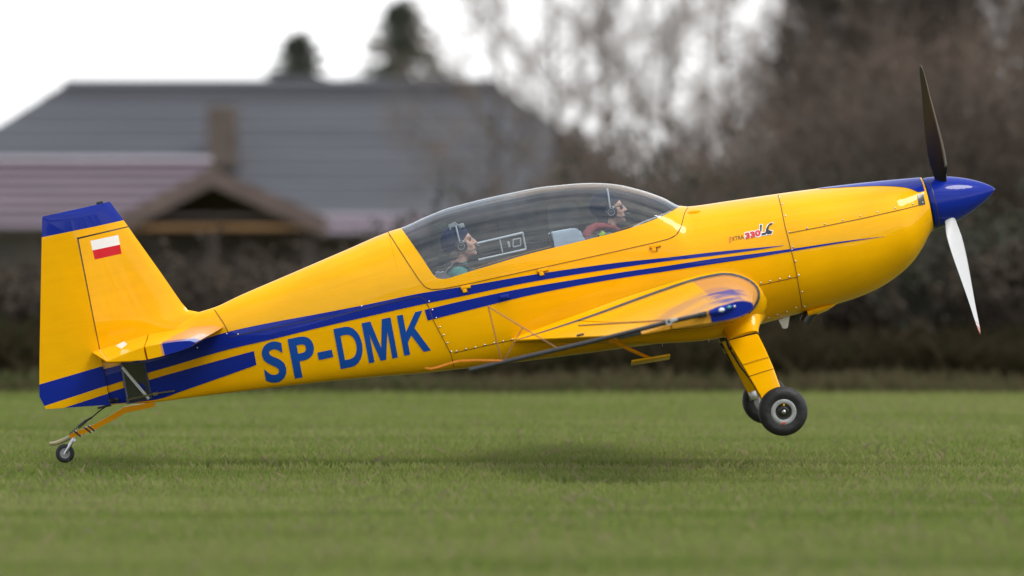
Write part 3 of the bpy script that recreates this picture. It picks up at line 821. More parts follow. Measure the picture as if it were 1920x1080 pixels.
def ribbon(name, pts, w, m, parent, off=.003, step=6, surf=skin, sgn=-1):
    out = []
    for (a, b) in zip(pts, pts[1:]):
        L = math.dist(a, b); k = max(1, int(L / step))
        for i in range(k): out.append((a[0] + (b[0] - a[0]) * i / k, a[1] + (b[1] - a[1]) * i / k))
    out.append(pts[-1])
    v = []; f = []
    for i, p in enumerate(out):
        a, b = out[max(0, i - 1)], out[min(len(out) - 1, i + 1)]; dx, dy = b[0] - a[0], b[1] - a[1]; L = math.hypot(dx, dy) or 1
        nx, ny = -dy / L * w / 2, dx / L * w / 2
        v += [surf(p[0] + nx, p[1] + ny, off, sgn), surf(p[0] - nx, p[1] - ny, off, sgn)]
    for i in range(len(out) - 1): f.append((2 * i, 2 * i + 2, 2 * i + 3, 2 * i + 1))
    return py_obj(name, v, f, m, parent)
SEAMS = [[(1459, 366), (1464, 385), (1472, 425), (1481, 460), (1490, 495), (1498, 540), (1504, 578)],
         [(1480, 437), (1540, 425.5), (1620, 409), (1700, 391), (1722, 385)],
         [(1424, 535), (1460, 527), (1496, 519)],
         [(803, 573), (812, 600), (830, 634), (846, 665), (851, 688)],
         [(850, 662), (880, 655), (920, 646), (970, 636)],
         [(1297, 603), (1302, 628)],
         [(402, 581), (418, 604), (429, 624)],
         [(728, 436), (748, 467), (770, 501), (786, 525), (797, 538), (808, 542.5), (830, 541.5), (872, 533.5), (950, 516.5), (1050, 494.5), (1150, 472.5), (1225, 455.5), (1254, 448), (1268, 440.5), (1277, 425.5), (1284, 399)]]
for s in SEAMS: ribbon('panel_seam', s, 1.3, M_SEAM, fus)
# access panel outline over the stripe
ribbon('panel_seam', [(430, 632), (520, 613), (640, 590), (770, 558), (788, 556), (798, 563), (802, 574)], 1.4, M_DKDEC, fus, off=.0042)

# blue top of the cowling
BT = Curve1([(side3(*p).x, side3(*p).z) for p in ((1584, 351.5), (1652, 349), (1690, 351), (1704, 353.5), (1722, 361))] + [(xp(1535, 353.5), ztop(xp(1535, 353.5)) - .004)])
patch('blue_cowl_top', stations(xp(1535, 353.5), X_NOSE - .012, 40), lambda x: min(BT(x), ztop(x) - .0005), ztop, 10, M_BLUE, fus, off=.0028)
# cooling air inlet beside the spinner: its inner shade as a flat black patch
strip('air_inlet', [(1720, 366), (1731, 362)], [(1723, 386), (1735, 383)], M_BLACK, fus, off=.004, n=4, step=3)

# rivets and quarter-turn screws
SCREWS = [(1461, 371), (1467.5, 383), (1473, 405), (1480, 435.5), (1486.5, 463), (1485, 468), (1492, 490), (1497.5, 516), (1504, 547), (1508, 574),
          (1513, 428), (1546.5, 420.5), (1580, 413), (1613, 405.5), (1645.5, 398), (1678.5, 391), (1711, 383), (1730, 379.5),
          (1426.5, 530), (1444, 526.5), (1462, 522.5), (1480, 519), (1492, 576), (1475, 583.5), (1457, 589), (1441, 595), (1426.5, 605), (1419, 618),
          (804.5, 565), (811, 581), (818, 596), (825, 613), (832, 628), (839.5, 643), (846, 659), (856, 658), (873.5, 654), (891, 651), (909, 646.5), (926.5, 643), (943.5, 639.5), (960, 636), (1299, 614), (1337, 628),
          (425, 626), (446, 627), (370, 652), (678, 574)]
bm = bmesh.new()
for p in SCREWS:
    c = skin(p[0], p[1], .003); add_ell(bm, c, (.0062, .003, .0062), seg=8, rings=5)
tag(bm_obj('screws', bm, M_STEEL, fus), kind='stuff')

# canopy hinges
for (px, py) in ((873, 538), (1017, 506), (1228, 461)):
    c = skin(px, py, .006); bm = bmesh.new(); rot = Matrix.Rotation(R(0), 3, 'Y')
    add_box(bm, c, (.070, .016, .022), bevel=.004); add_box(bm, c + Vector((-.012, 0, -.022)), (.03, .012, .03), bevel=.003)
    h = bm_obj('hinge', bm, M_YEL, plane)
    bm = bmesh.new(); add_box(bm, c + Vector((0, .004, -.014)), (.080, .016, .006)); add_box(bm, c + Vector((.006, .004, -.026)), (.008, .014, .034)); bm_obj('hinge_outline', bm, M_SEAM, h)  # thin dark strips outlining the bracket
c = skin(946, 556, .006); bm = bmesh.new(); add_box(bm, c, (.07, .03, .032), bevel=.008); bm_obj('vent_scoop', bm, M_BLUE, plane)
c = skin(1300, 398, .0); bm = bmesh.new(); add_ell(bm, c, (.05, .018, .018)); bm_obj('deck_blister', bm, M_YEL, plane)

def text_mesh(body, bold=0.0, space=1.0):
    cu = bpy.data.curves.new('t', 'FONT'); cu.body = body; cu.size = 1; cu.offset = bold; cu.space_character = space; cu.resolution_u = 6
    o = bpy.data.objects.new('t', cu); COL.objects.link(o)
    dg = bpy.context.evaluated_depsgraph_get(); me = bpy.data.meshes.new_from_object(o.evaluated_get(dg))
    bpy.data.objects.remove(o); bpy.data.curves.remove(cu)
    return me
def draped_text(name, body, p0, base_end, up, m, parent, bold=0.0, off=.003, surf=skin, sgn=-1, part_per_glyph=False):
    """fills the parallelogram p0 (lower left), base_end (lower right), up (upper left), in photograph pixels, then laid on the skin"""
    me = text_mesh(body, bold); co = [v.co.copy() for v in me.vertices]
    x0, x1 = min(c.x for c in co), max(c.x for c in co); y0, y1 = min(c.y for c in co), max(c.y for c in co)
    bm = bmesh.new(); bm.from_mesh(me); bpy.data.meshes.remove(me)
    sx, sy = math.dist(p0, base_end), math.dist(p0, up)
    for v in bm.verts: v.co = Vector(((v.co.x - x0) / (x1 - x0) * sx, (v.co.y - y0) / (y1 - y0) * sy, 0))
    bmesh.ops.triangulate(bm, faces=bm.faces)
    for _ in range(4):
        es = [e for e in bm.edges if e.calc_length() > 12]
        if not es: break
        bmesh.ops.subdivide_edges(bm, edges=es, cuts=1); bmesh.ops.triangulate(bm, faces=bm.faces)
    for v in bm.verts:
        u, w = v.co.x / sx, v.co.y / sy
        v.co = surf(p0[0] + (base_end[0] - p0[0]) * u + (up[0] - p0[0]) * w, p0[1] + (base_end[1] - p0[1]) * u + (up[1] - p0[1]) * w, off, sgn)
    return bm_obj(name, bm, m, parent)
# registration, letter by letter (lower left, lower right, upper left)
def reg(ch, xl, xr, yb, yt, lean=16):
    sl = -0.205
    p0 = (xl + lean, yb); draped_text('registration_letter', ch, p0, (xr + lean, yb + (xr - xl) * sl), (xl, yt), M_LETTER, fus, bold=.028 if ch != '-' else .0)
reg('S', 488, 529, 721, 645, 11)
reg('P', 539, 584, 710, 636, 14)
reg('-', 595, 622, 675, 661, 3)
reg('D', 625, 672, 692, 617, 14)
def letter_poly(polys, xl, xr, yb, yt, lean=14):
    w = xr - xl
    bm = bmesh.new()
    for pl in polys:
        ring = []
        for (u, v) in pl: ring.append((xl + lean + w * u - lean * v, yb - .205 * w * u + (yt - yb) * v))
        a, b, c, d = ring; N = 8; g = []
        for i in range(N + 1):
            row = []
            for j in range(3):
                s, t = i / N, j / 2
                p = [(a[k] * (1 - t) + b[k] * t) * (1 - s) + (d[k] * (1 - t) + c[k] * t) * s for k in (0, 1)]
                row.append(bm.verts.new(skin(p[0], p[1], .003)))
            g.append(row)
        for i in range(N):
            for j in range(2): bm.faces.new([g[i][j], g[i][j + 1], g[i + 1][j + 1], g[i + 1][j]])
    bmesh.ops.remove_doubles(bm, verts=bm.verts, dist=.0004)
    return bm_obj('registration_letter', bm, M_LETTER, fus)
letter_poly([[(0, 0), (.19, 0), (.19, 1), (0, 1)], [(.81, 0), (1, 0), (1, 1), (.81, 1)], [(.19, 1), (.19, .68), (.405, 0), (.5, .0)], [(.19, 1), (.30, 1), (.5, .30), (.5, 0)], [(.81, 1), (.81, .68), (.595, 0), (.5, .0)], [(.81, 1), (.70, 1), (.5, .30), (.5, 0)]], 678, 732, 681, 606)
letter_poly([[(0, 0), (.23, 0), (.23, 1), (0, 1)], [(.23, .30), (.23, .56), (.72, 1), (1.0, 1)], [(.36, .52), (.55, .66), (1.04, 0), (.76, 0)]], 744, 792, 667, 592)

# model lettering on the front fuselage
def quad_decal(name, poly, m, parent, off=.003):
    v = [skin(p[0], p[1], off) for p in poly]; return py_obj(name, v, [tuple(range(len(v)))], m, parent)
for k in range(3): quad_decal('lettering_bar', [(1367, 445.5 + k * 4), (1371, 444.5 + k * 4), (1371, 446 + k * 4), (1367, 447 + k * 4)], M_REDDEC, fus)
draped_text('small_lettering', 'XTRA', (1372.6, 452), (1395.4, 447.6), (1371, 444.6), M_BRNDEC, fus)
def outline_text(body, p0, be, up, m, b1, b2):
    draped_text('lettering_outline', body, (p0[0] - 1.6, p0[1] + 1.9), (be[0] + 1.9, be[1] + 1.9), (up[0] - 1.6, up[1] - 1.6), M_WHITE, fus, bold=b2, off=.0026)
    draped_text('lettering', body, p0, be, up, m, fus, bold=b1, off=.0045)
outline_text('330', (1398.2, 448.6), (1427, 442), (1396.3, 437.4), M_REDDEC, .05, .13)
# the tall angular letters after the number
def poly_decal(pl, m, off): return quad_decal('lettering', pl, m, fus, off)
LC = [[(1425, 422), (1428.5, 421.5), (1428, 434.5), (1425.5, 434)], [(1428, 438), (1437.5, 435.5), (1436, 440), (1428, 441.5)],
      [(1440, 423), (1443, 419.5), (1449, 418), (1447.5, 421.5), (1443.5, 422.8), (1441.5, 425.5), (1441, 433), (1436, 434), (1436.6, 429)],
      [(1436, 432), (1441, 431.5), (1448.6, 434.2), (1446.5, 438.4), (1439.5, 439.6), (1435.5, 436.5)]]
for pl in LC:
    cx = sum(p[0] for p in pl) / len(pl); cy = sum(p[1] for p in pl) / len(pl)
    poly_decal([(p[0] + (1.5 if p[0] > cx else -1.5), p[1] + (1.5 if p[1] > cy else -1.5)) for p in pl], M_WHITE, .0024)
for pl in LC: poly_decal(pl, M_DKDEC, .0048)

# ------------------------------------------------------------------ airplane: fin, rudder, tailplane
def lp(*pts): return [pix(p[0], p[1]) for p in pts]
fin_top_f, fin_top_h = pix(240, 425), pix(146, 447)
hinge_top, hinge_bot = pix(146, 447), pix(209, 757)
fin_le_base = pix(349, 585)
FLAG_W = halfplanes(lp((170, 451.5), (222, 440.5), (225.3, 458.5), (174, 469.3)))
FLAG_R = halfplanes(lp((174, 469.3), (225.3, 458.5), (228.5, 475.6), (178, 486.7)))
M_FIN = paint('fin_paint', [((.80, .80, .79, 1), FLAG_W), ((.55, .012, .02, 1), FLAG_R)])
M_RUD = paint('rudder_paint', [(BLU, halfplanes(lp((60, 451), (78, 447), (223, 415.5), (245, 411), (245, 340), (60, 360)))),
                               (BLU, halfplanes(lp((60, 725), (206, 682), (206, 721), (60, 769)))),
                               (BLU, halfplanes(lp((108, 768.6), (210, 735), (230, 800), (90, 800))))])
def foil(le, te, T, tn=.004, n=14):
    """closed section between le and te (x,z pairs): thick at the front third, thin at te; returns ring"""
    ring = []
    for k in range(n + 1):
        t = k / n; th = T * 5 * .2 * 10 * (0.2969 * math.sqrt(t) - .126 * t - .3516 * t * t + .2843 * t ** 3 - .1036 * t ** 4) / 1.0 + 0
        ring.append((le[0] + (te[0] - le[0]) * t, -max(th, tn if k == n else 0), le[1] + (te[1] - le[1]) * t))
    for k in range(n, 0, -1):
        p = ring[k]; ring.append((p[0], -p[1], p[2]))
    return ring
def lerp2(a, b, t): return (a[0] + (b[0] - a[0]) * t, a[1] + (b[1] - a[1]) * t)
# fin: leading edge to hinge, elliptical nose, full thickness at the hinge
def slabfoil(le, hi, T0, T1, n=10, nose=True):
    """half section between nose (le) and hinge (hi)"""
    a = []
    for k in range(n + 1):
        t = k / n; th = T0 + (T1 - T0) * t if not nose else T1 * math.sqrt(max(0, 1 - (1 - t) ** 2)) * .98 + .001
        p = lerp2(le, hi, t); a.append((p[0], -th, p[1]))
    return a + [(p[0], -p[1], p[2]) for p in a[::-1]]
Tb, Tt = .060, .040
rings = []
hb = pix(196, 700)
for i in range(13):
    t = i / 12; hi = lerp2(hb, (fin_top_h[0] + .006, fin_top_h[1] - .006), t); le = lerp2((pix(372, 640)), (fin_top_f[0] - .002, fin_top_f[1] - .006), t)
    if t < .42:
        le = pix(*[(a + (b - a) * t / .42) for a, b in zip((430, 640), (330, 556))])
    if .25 < t < .42: pass
    rings.append(slabfoil(le, hi, 0, Tb + (Tt - Tb) * t))
# leading edge with a swept fillet into the deck
LEP = [(470, 600), (440, 590), (405, 585), (372, 585), (352, 581), (340, 567), (322, 541), (300, 509), (275, 474), (255, 446), (241, 426)]
rings = []
for i, p in enumerate(LEP):
    le = pix(*p); t = i / (len(LEP) - 1); v_ = (le[1] - hb[1]) / (fin_top_h[1] - .006 - hb[1]); v_ = min(1, max(0, v_))
    hi = lerp2((hb[0] + .004, hb[1]), (fin_top_h[0] + .006, fin_top_h[1] - .006), v_)
    rings.append(slabfoil(le, hi, 0, (Tb + (Tt - Tb) * v_) * (1 if i > 3 else .8 + .05 * i), n=16))
fin = loft('fin', rings, M_FIN, plane)
# rudder
rr = []
te_t, te_b = pix(79, 410), pix(73, 735)
for i in range(13):
    t = i / 12; hi = lerp2(hinge_bot, hinge_top, t); te = lerp2(te_b, te_t, t)
    if i == 0: te = pix(86, 767); hi = pix(209, 758)
    if i == 1: te = lerp2(pix(74, 752), te, .2); hi = lerp2(hinge_bot, hinge_top, .06)
    T = .052 + (Tt - .052) * t
    a = []
    for k in range(9):
        u = k / 8; p = lerp2(te, (hi[0] - .006, hi[1]), u); a.append((p[0], -(.003 + (T - .003) * u ** .9), p[1]))
    rr.append(a + [(p[0], -p[1], p[2]) for p in a[::-1]])
rud = loft('rudder', rr, M_RUD, plane)
hr = []
ht_f, ht_t = pix(206, 379), pix(80, 407)
for i in range(7):
    t = i / 6; le = lerp2(fin_top_f, ht_f, t); te = lerp2((lerp2(te_b, te_t, .99)), ht_t, t); te = lerp2(pix(78.5, 447), ht_t, t); T = (.040 - .006 * t) * (1 if i < 6 else .6)
    hi = lerp2(pix(148, 446), pix(135, 395), t); a = []
    for k in range(9):
        u = k / 8; p = lerp2(te, hi, u); a.append((p[0], -(.003 + (T - .003) * u ** .9), p[1] + .004))
    for k in range(1, 9):
        u = k / 8; p = lerp2(hi, le, u); a.append((p[0], -(T * math.sqrt(max(0, 1 - u * u)) + .001), p[1] + .004))
    hr.append(a + [(p[0], -p[1], p[2]) for p in a[::-1]])
horn = loft('rudder_horn', hr, M_RUD, rud)
bm = bmesh.new(); add_box(bm, P3(187, 380, 0), (.05, .02, .02), bevel=.004); bm_obj('tail_beacon', bm, M_BLACK, rud)
# hinge shadow lines
def fin_y(px, py, off=.003, sgn=-1):
    y = -.05; x, z = pix(px, py, y); return Vector((x, sgn * (.056 + off), z))
# tailplane
def tail_half(sgn):
    TIPC = halfplanes([(pix(304, 660, -1.5)[0], -9 * 1), (9, -9), (9, -1.44), (pix(304, 660, -1.5)[0], -1.44)])
    mm = paint('tailplane_paint', [(TAN, [(1, -.12 * sgn * -1, -pix(330, 620, -.8)[0] - .09)]), (BLU, [(1, 0, -pix(308, 660, -1.5)[0]), (0, -1 if sgn < 0 else 1, -1.36)])], ax=('X', 'Y'))
    st, el = [], []
    rt_le, rt_te = pix(419, 613, -.1), pix(172, 661, -.1)
    tp_le, tp_te = pix(368, 642, -1.55), pix(200, 678, -1.55)
    for i in range(9):
        t = i / 8; y = .05 + 1.50 * t
        le = lerp2(rt_le, tp_le, t ** 1.25); te = lerp2(rt_te, tp_te, t)
        T = .050 - .006 * t
        hi = lerp2(le, te, .56)
        def half(a, b, nose):
            o = []
            for k in range(11):
                u = k / 10; p = lerp2(a, b, u); th = T * math.sqrt(max(0, 1 - (1 - u) ** 2)) + .001 if nose else T * (1 - u) ** .9 + .002
                o.append((p[0], sgn * y, p[1] + th))
            for k in range(10, -1, -1):
                u = k / 10; p = lerp2(a, b, u); th = T * math.sqrt(max(0, 1 - (1 - u) ** 2)) + .001 if nose else T * (1 - u) ** .9 + .002
                o.append((p[0], sgn * y, p[1] - th))
            return o
        st.append(half(le, hi, True)); el.append(half((hi[0] - .008, hi[1]), te, False))
    # rounded tip
    def shrink(ring, s, dy):
        cx = sum(p[0] for p in ring) / len(ring); cz = sum(p[2] for p in ring) / len(ring)
        return [(cx + (p[0] - cx) * s, p[1] + sgn * dy, cz + (p[2] - cz) * s) for p in ring]
    st.append(shrink(st[-1], .97, .012)); el.append(shrink(el[-1], .97, .010))
    s_ = loft('tailplane', st, mm, plane); e_ = loft('elevator', el, M_YEL, plane)
    return s_, e_
tail_half(-1); tail_half(1)
# small white sight plate on the elevator
bm = bmesh.new(); q = [P3(217, 648, -.9), P3(232, 640, -.9), P3(239, 645, -.9), P3(228, 654, -.9)]
q2 = [p + Vector((0, -.01, 0)) for p in q]; va = [bm.verts.new(p) for p in q]; vb = [bm.verts.new(p) for p in q2]
bm.faces.new(va); bm.faces.new(vb[::-1]); [bm.faces.new([va[k], vb[k], vb[(k + 1) % 4], va[(k + 1) % 4]]) for k in range(4)]
bm_obj('elevator_sight_plate', bm, M_WHITE, plane, smooth=False)

# tail inspection window with its diagonal tube
wpoly = [(227, 682), (270, 680), (284, 747), (240, 757)]
M_WIN = mat('smoked_window', (0.030, 0.032, 0.030, 1), 0.12, var=.3, scale=6, coat=.5)
M_WFR = mat('window_frame_blue_grey', (0.035, 0.055, 0.14, 1), 0.3, coat=.5)
def tailskin(px, py, off): 
    x, z = pix(px, py, -.06); return Vector((x, -(max(.034, ysec(x, z)) + off), z))
wnd = py_obj('tail_window', [tailskin(p[0], p[1], .006) for p in ((229, 683), (268, 681), (281, 746), (241, 754))], [(0, 1, 2, 3)], M_WIN, plane)
bm = bmesh.new(); add_tube(bm, [tailskin(p[0], p[1], .007) for p in (wpoly + wpoly[:1])], .009, 6); bm_obj('window_frame', bm, M_WFR, wnd)
bm = bmesh.new(); add_tube(bm, [tailskin(229, 689, .010), tailskin(279, 748, .010)], .011, 8); bm_obj('diagonal_tube', bm, M_VENT, wnd)
bm = bmesh.new(); add_tube(bm, [tailskin(236, 750, .03), tailskin(290, 738, .03), tailskin(328, 732, .035)], .006, 6); add_tube(bm, [tailskin(287, 739, .03), tailskin(296, 737, .03)], .014, 8); bm_obj('push_rod', bm, M_STEEL, plane)

# tail wheel
bm = bmesh.new()
sp = [((290, 757), .026, .05), ((262, 763), .028, .05), ((235, 768), .030, .048), ((210, 783), .028, .044), ((180, 799), .026, .04), ((150, 811), .024, .036), ((131, 818), .020, .034)]
rings = []
for i, (p, h, w) in enumerate(sp):
    c = P3(p[0], p[1], 0); a = P3(sp[max(0, i - 1)][0][0], sp[max(0, i - 1)][0][1], 0); b = P3(sp[min(len(sp) - 1, i + 1)][0][0], sp[min(len(sp) - 1, i + 1)][0][1], 0)
    d = (b - a).normalized(); nrm = Vector((-d.z, 0, d.x)); h2 = h * .72
    rings.append([c + nrm * h2 + Vector((0, -w, 0)), c + nrm * h2 + Vector((0, w, 0)), c - nrm * h2 + Vector((0, w, 0)), c - nrm * h2 + Vector((0, -w, 0))])
tsp = loft('tail_spring', rings, M_ORANGE, plane, smooth=False)
for (px, py) in ((172, 803), (165, 806), (146, 813)):
    bm = bmesh.new(); c = P3(px, py, 0); add_box(bm, c, (.012, .085, .06), rot=Matrix.Rotation(R(-38), 3, 'Y')); bm_obj('clamp', bm, M_BLACK, tsp, smooth=False)
bm = bmesh.new(); add_tube(bm, [P3(p[0], p[1], -.0) for p in ((133, 819), (118, 826), (105, 831), (93, 832))], [.016, .017, .016, .013], 10); bm_obj('tail_skid_tube', bm, M_BRASS, plane)
def zigzag(a, b, r, turns, wire, y):
    A, B = P3(a[0], a[1], y), P3(b[0], b[1], y); d = (B - A); u, w = frame_of(d); out = []
    for k in range(turns * 8 + 1):
        t = k / (turns * 8); out.append(A + d * t + (u * math.cos(k * math.pi / 4) + w * math.sin(k * math.pi / 4)) * r)
    return out
for y in (-.045, .045):
    bm = bmesh.new()
    add_tube(bm, [P3(207, 756, y), P3(190, 768, y), P3(172, 783, y)], .005, 5); add_tube(bm, [P3(204, 759, y), P3(186, 771, y), P3(168, 786, y)], .004, 5)
    add_tube(bm, zigzag((162, 788), (146, 801), .013, 7, .003, y), .0035, 4); add_tube(bm, [P3(172, 783, y), P3(160, 790, y)], .008, 5)
    add_tube(bm, zigzag((146, 801), (130, 813), .006, 4, .003, y), .0035, 4)
    bm_obj('steering_spring', bm, M_BLACK, plane)
bm = bmesh.new(); add_box(bm, P3(213, 750, -.03), (.07, .05, .018), bevel=.003); add_box(bm, P3(196, 762, 0), (.10, .06, .016), bevel=.003); add_tube(bm, [P3(205, 748, -.05), P3(222, 752, -.05)], .010, 6); bm_obj('rudder_control_horn', bm, M_BLACK, plane)
TW = P3(122, 850, 0)
twheel = empty('tail_wheel'); twheel.parent = plane
def tyre(bm, c, ax, Rt, w, rim):
    prof = []
    for k in range(19):
        t = math.pi * k / 18; ct, st_ = math.cos(t), math.sin(t)
        prof.append((-w / 2 * (abs(ct) ** .75) * (1 if ct > 0 else -1), rim + (Rt - rim) * (st_ ** .55)))
    prof = [(-w / 2 * .80, rim * .98)] + prof[1:-1] + [(w / 2 * .80, rim * .98)]
    add_lathe(bm, prof, c, ax, 44)
bm = bmesh.new(); tyre(bm, TW, (0, 1, 0), .068, .045, .036); bm_obj('tyre', bm, M_RUBBER, twheel)
bm = bmesh.new(); add_lathe(bm, [(-.019, .037), (-.022, .034), (-.016, .030), (-.016, .022), (-.021, .020), (-.021, .012), (-.015, .010), (-.015, 0)], TW, (0, 1, 0), 32)
add_lathe(bm, [(.019, .037), (.022, .034), (.016, .030), (.016, 0)], TW, (0, 1, 0), 32); bm_obj('rim', bm, M_RIM, twheel)
bm = bmesh.new()
for y in (-.034, .034): add_tube(bm, [P3(136, 824, 0) + Vector((0, y * .6, 0)), P3(130, 837, 0) + Vector((0, y, 0)), TW + Vector((0, y, 0))], [.012, .012, .010], 8)
add_lathe(bm, [(-.04, 0), (-.04, .010), (.04, .010), (.04, 0)], TW, (0, 1, 0), 14); add_tube(bm, [P3(133, 816, 0), P3(137, 828, 0)], .020, 10); bm_obj('fork', bm, M_STEEL, twheel)
# ------------------------------------------------------------------ airplane: wings
_sh = Curve1([(0, 0), (.1, .031), (.217, .066), (.3, .088), (.369, .098), (.447, .099), (.52, .094), (.616, .080), (.7, .064), (.775, .047), (.846, .031), (.922, .016), (1, .001)])
def naca(t):
    '''blunt nose, thickest at a sixth of the chord, nearly straight from there to the trailing edge'''
    return _sh(math.sqrt(t))
Y_R, Y_T = .475, 3.98
R_LE, R_TE = pix(1421, 548, -Y_R), pix(972, 638, -Y_R)
T_LE, T_TE = pix(1412.5, 572, -Y_T), pix(1205, 626, -Y_T)
TH_R, TH_T = 1.0, .66
def wing_ring(y, t0, t1, sgn, grow=0.0, n=26):
    u = (y - Y_R) / (Y_T - Y_R); le, te = lerp2(R_LE, T_LE, u), lerp2(R_TE, T_TE, u); c = le[0] - te[0]; th = TH_R + (TH_T - TH_R) * u
    up, dn = [], []
    for k in range(n + 1):
        s = k / n; t = t0 + (t1 - t0) * (1 - math.cos(s * math.pi)) / 2 if t0 == 0 else t0 + (t1 - t0) * s
        p = lerp2(le, te, t); h = c * th * naca(t) + .002
        up.append((p[0], sgn * y, p[1] + h)); dn.append((p[0], sgn * y, p[1] - h))
    ring = up + dn[::-1]
    if t0 == 0: ring = up + dn[:0:-1]
    if grow:
        m = (le[0] - .3 * c, le[1] - .06); out = []
        N = len(ring)
        for i, p in enumerate(ring):
            a, b = ring[(i - 1) % N], ring[(i + 1) % N]; dx, dz = b[0] - a[0], b[2] - a[2]; L = math.hypot(dx, dz) or 1
            nx, nz = -dz / L, dx / L
            if nx * (p[0] - m[0]) + nz * (p[2] - m[1]) < 0: nx, nz = -nx, -nz
            gk = grow * (.2 + .8 * min(1, 2.2 * max(0, (p[0] - te[0]) / c)))
            out.append((p[0] + nx * gk, p[1], p[2] + nz * gk))
        ring = out
    return ring
xl = lambda px, py, y: pix(px, py, y)[0]
def wing(sgn):
    yy = -1 if sgn < 0 else 1
    # colour fields on the skin, in x and y: tan leading edge with ragged blue patches
    a, b = (xl(1303, 537, -.7), .55), (xl(1352, 566, -3.7), 3.98)
    def side_of(p, q):   # field ahead of the line p-q
        A = (q[1] - p[1]); Bn = -(q[0] - p[0]); C = -(A * p[0] + Bn * p[1]); L = math.hypot(A, Bn)
        return (A / L, Bn / L * yy, C / L)
    ahead = side_of(a, b)
    blue_edge = side_of((xl(1335, 552, -2.6), 2.0), (xl(1340, 560, -3.4), 3.4))
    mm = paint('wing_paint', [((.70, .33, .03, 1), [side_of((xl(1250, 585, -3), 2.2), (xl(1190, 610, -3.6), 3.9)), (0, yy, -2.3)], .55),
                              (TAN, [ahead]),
                              (BLU, [blue_edge, (0, yy, -2.35), (0, -yy, 3.1), (-1, 0, xl(1395, 560, -2.8))], .42),
                              (BLU, [blue_edge, (0, yy, -3.35), (0, -yy, 3.72), (-1, 0, xl(1385, 560, -3.5))], .34),
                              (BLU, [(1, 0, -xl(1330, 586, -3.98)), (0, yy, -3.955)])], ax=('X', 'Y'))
    ys = [Y_R + (Y_T - Y_R) * i / 16 for i in range(17)]
    ys = [.30] + ys
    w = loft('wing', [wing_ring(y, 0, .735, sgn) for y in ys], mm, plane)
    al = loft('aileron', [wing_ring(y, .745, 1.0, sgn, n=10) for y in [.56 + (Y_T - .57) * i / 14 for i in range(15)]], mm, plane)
    loft('trailing_edge_root', [wing_ring(y, .745, 1.0, sgn, n=10) for y in (.3, .4, .55)], M_YEL, plane)
    # grey rubber seal round the root and the fillet swelling out of the fuselage
    loft('root_seal', [(lambda r: r[-4:] + r[:27])(wing_ring(y, 0, 1.0, sgn, grow=g)) for y, g in ((.480, .003), (.476, .014), (.448, .016), (.440, .009))], M_SEAL, plane, closed=False, caps=False, angle=60)
    loft('root_fillet', [wing_ring(y, 0, 1.0, sgn, grow=g) for y, g in ((.455, .002), (.451, .008), (.442, .011), (.432, .015), (.422, .020), (.412, .027), (.402, .037), (.392, .050), (.375, .070), (.34, .085), (.28, .09))], M_YEL, plane, caps=False, angle=60)
    return w, al
wing_r, ail_r = wing(-1)
wing_l, ail_l = wing(1)
# wing tip light
bm = bmesh.new(); c = P3(1352, 581, -Y_T - .012); rt = Matrix.Rotation(-R(4), 3, 'Y'); add_ell(bm, c, (.085, .022, .028), rot=rt); nl = bm_obj('tip_light_fairing', bm, M_BLUE, plane)
M_LENS = mat('clear_lens', (0.75, 0.8, 0.8, 1), 0.08, var=.05, coat=1); M_GREENL = mat('green_lens', (0.02, 0.25, 0.16, 1), 0.1, var=.05, coat=1)
bm = bmesh.new(); add_ell(bm, P3(1353, 581, -Y_T - .032), (.020, .014, .014)); bm_obj('strobe_lens', bm, M_LENS, nl)
bm = bmesh.new(); add_ell(bm, P3(1367, 576, -Y_T - .024), (.016, .014, .011)); bm_obj('green_lens', bm, M_GREENL, nl)
bm = bmesh.new(); add_ell(bm, P3(1377, 575, -Y_T - .004), (.011, .010, .010)); bm_obj('tip_screw', bm, M_STEEL, nl)
# tip bar carrying the sight wires
yb = -Y_T - .035
bm = bmesh.new(); add_tube(bm, [P3(1322, 588.5, yb), P3(1262, 602, yb), P3(1100, 643, yb), P3(880, 694.5, yb)], .0150, 14); bar = bm_obj('sight_bar', bm, M_BLACK, plane)
bm = bmesh.new(); add_box(bm, P3(1317, 590, yb + .018), (.06, .05, .036), bevel=.006); add_lathe(bm, [(-.024, 0), (-.024, .010), (-.018, .012), (0, .012)], P3(1316, 590, yb), (0, 1, 0), 14); bm_obj('bar_clamp', bm, M_BLACK, bar)
bm = bmesh.new(); c = P3(1254, 603.5, yb - .012); add_lathe(bm, [(.012, .010), (-.014, .010), (-.014, .021), (.012, .021), (.012, .010)], c, (0, 1, 0), 20); add_tube(bm, [c + Vector((.02, 0, 0)), c + Vector((.058, 0, .006))], [.016, .012], 10); bm_obj('bar_ring', bm, M_RIM, bar)
bm = bmesh.new(); add_box(bm, P3(1180, 629, yb + .02), (.16, .03, .022), bevel=.006); bm_obj('bar_bracket', bm, M_BLACK, bar)
def rod(a, b, y0, y1, r, name='sight_wire', m=M_ROD, par=None):
    bm = bmesh.new(); add_tube(bm, [P3(a[0], a[1], y0), P3(b[0], b[1], y1)], r, 6); return bm_obj(name, bm, m, par or bar)
rod((915, 573), (941, 681), yb, yb, .0042); rod((914, 574), (1048, 655), yb, yb, .0042); rod((980, 614), (943, 680), yb, yb, .0038); rod((1085, 610.5), (1256, 600), -2.9, yb, .0055)
bm = bmesh.new(); add_tube(bm, [P3(p[0], p[1], yb) for p in ((944, 677), (925, 676), (890, 675.5), (860, 677), (838, 683), (820, 689), (808, 691.5), (797, 690))], [.006, .0055, .005, .005, .005, .006, .005, .003], 6); bm_obj('tell_tale_yarn', bm, M_YARN, bar)
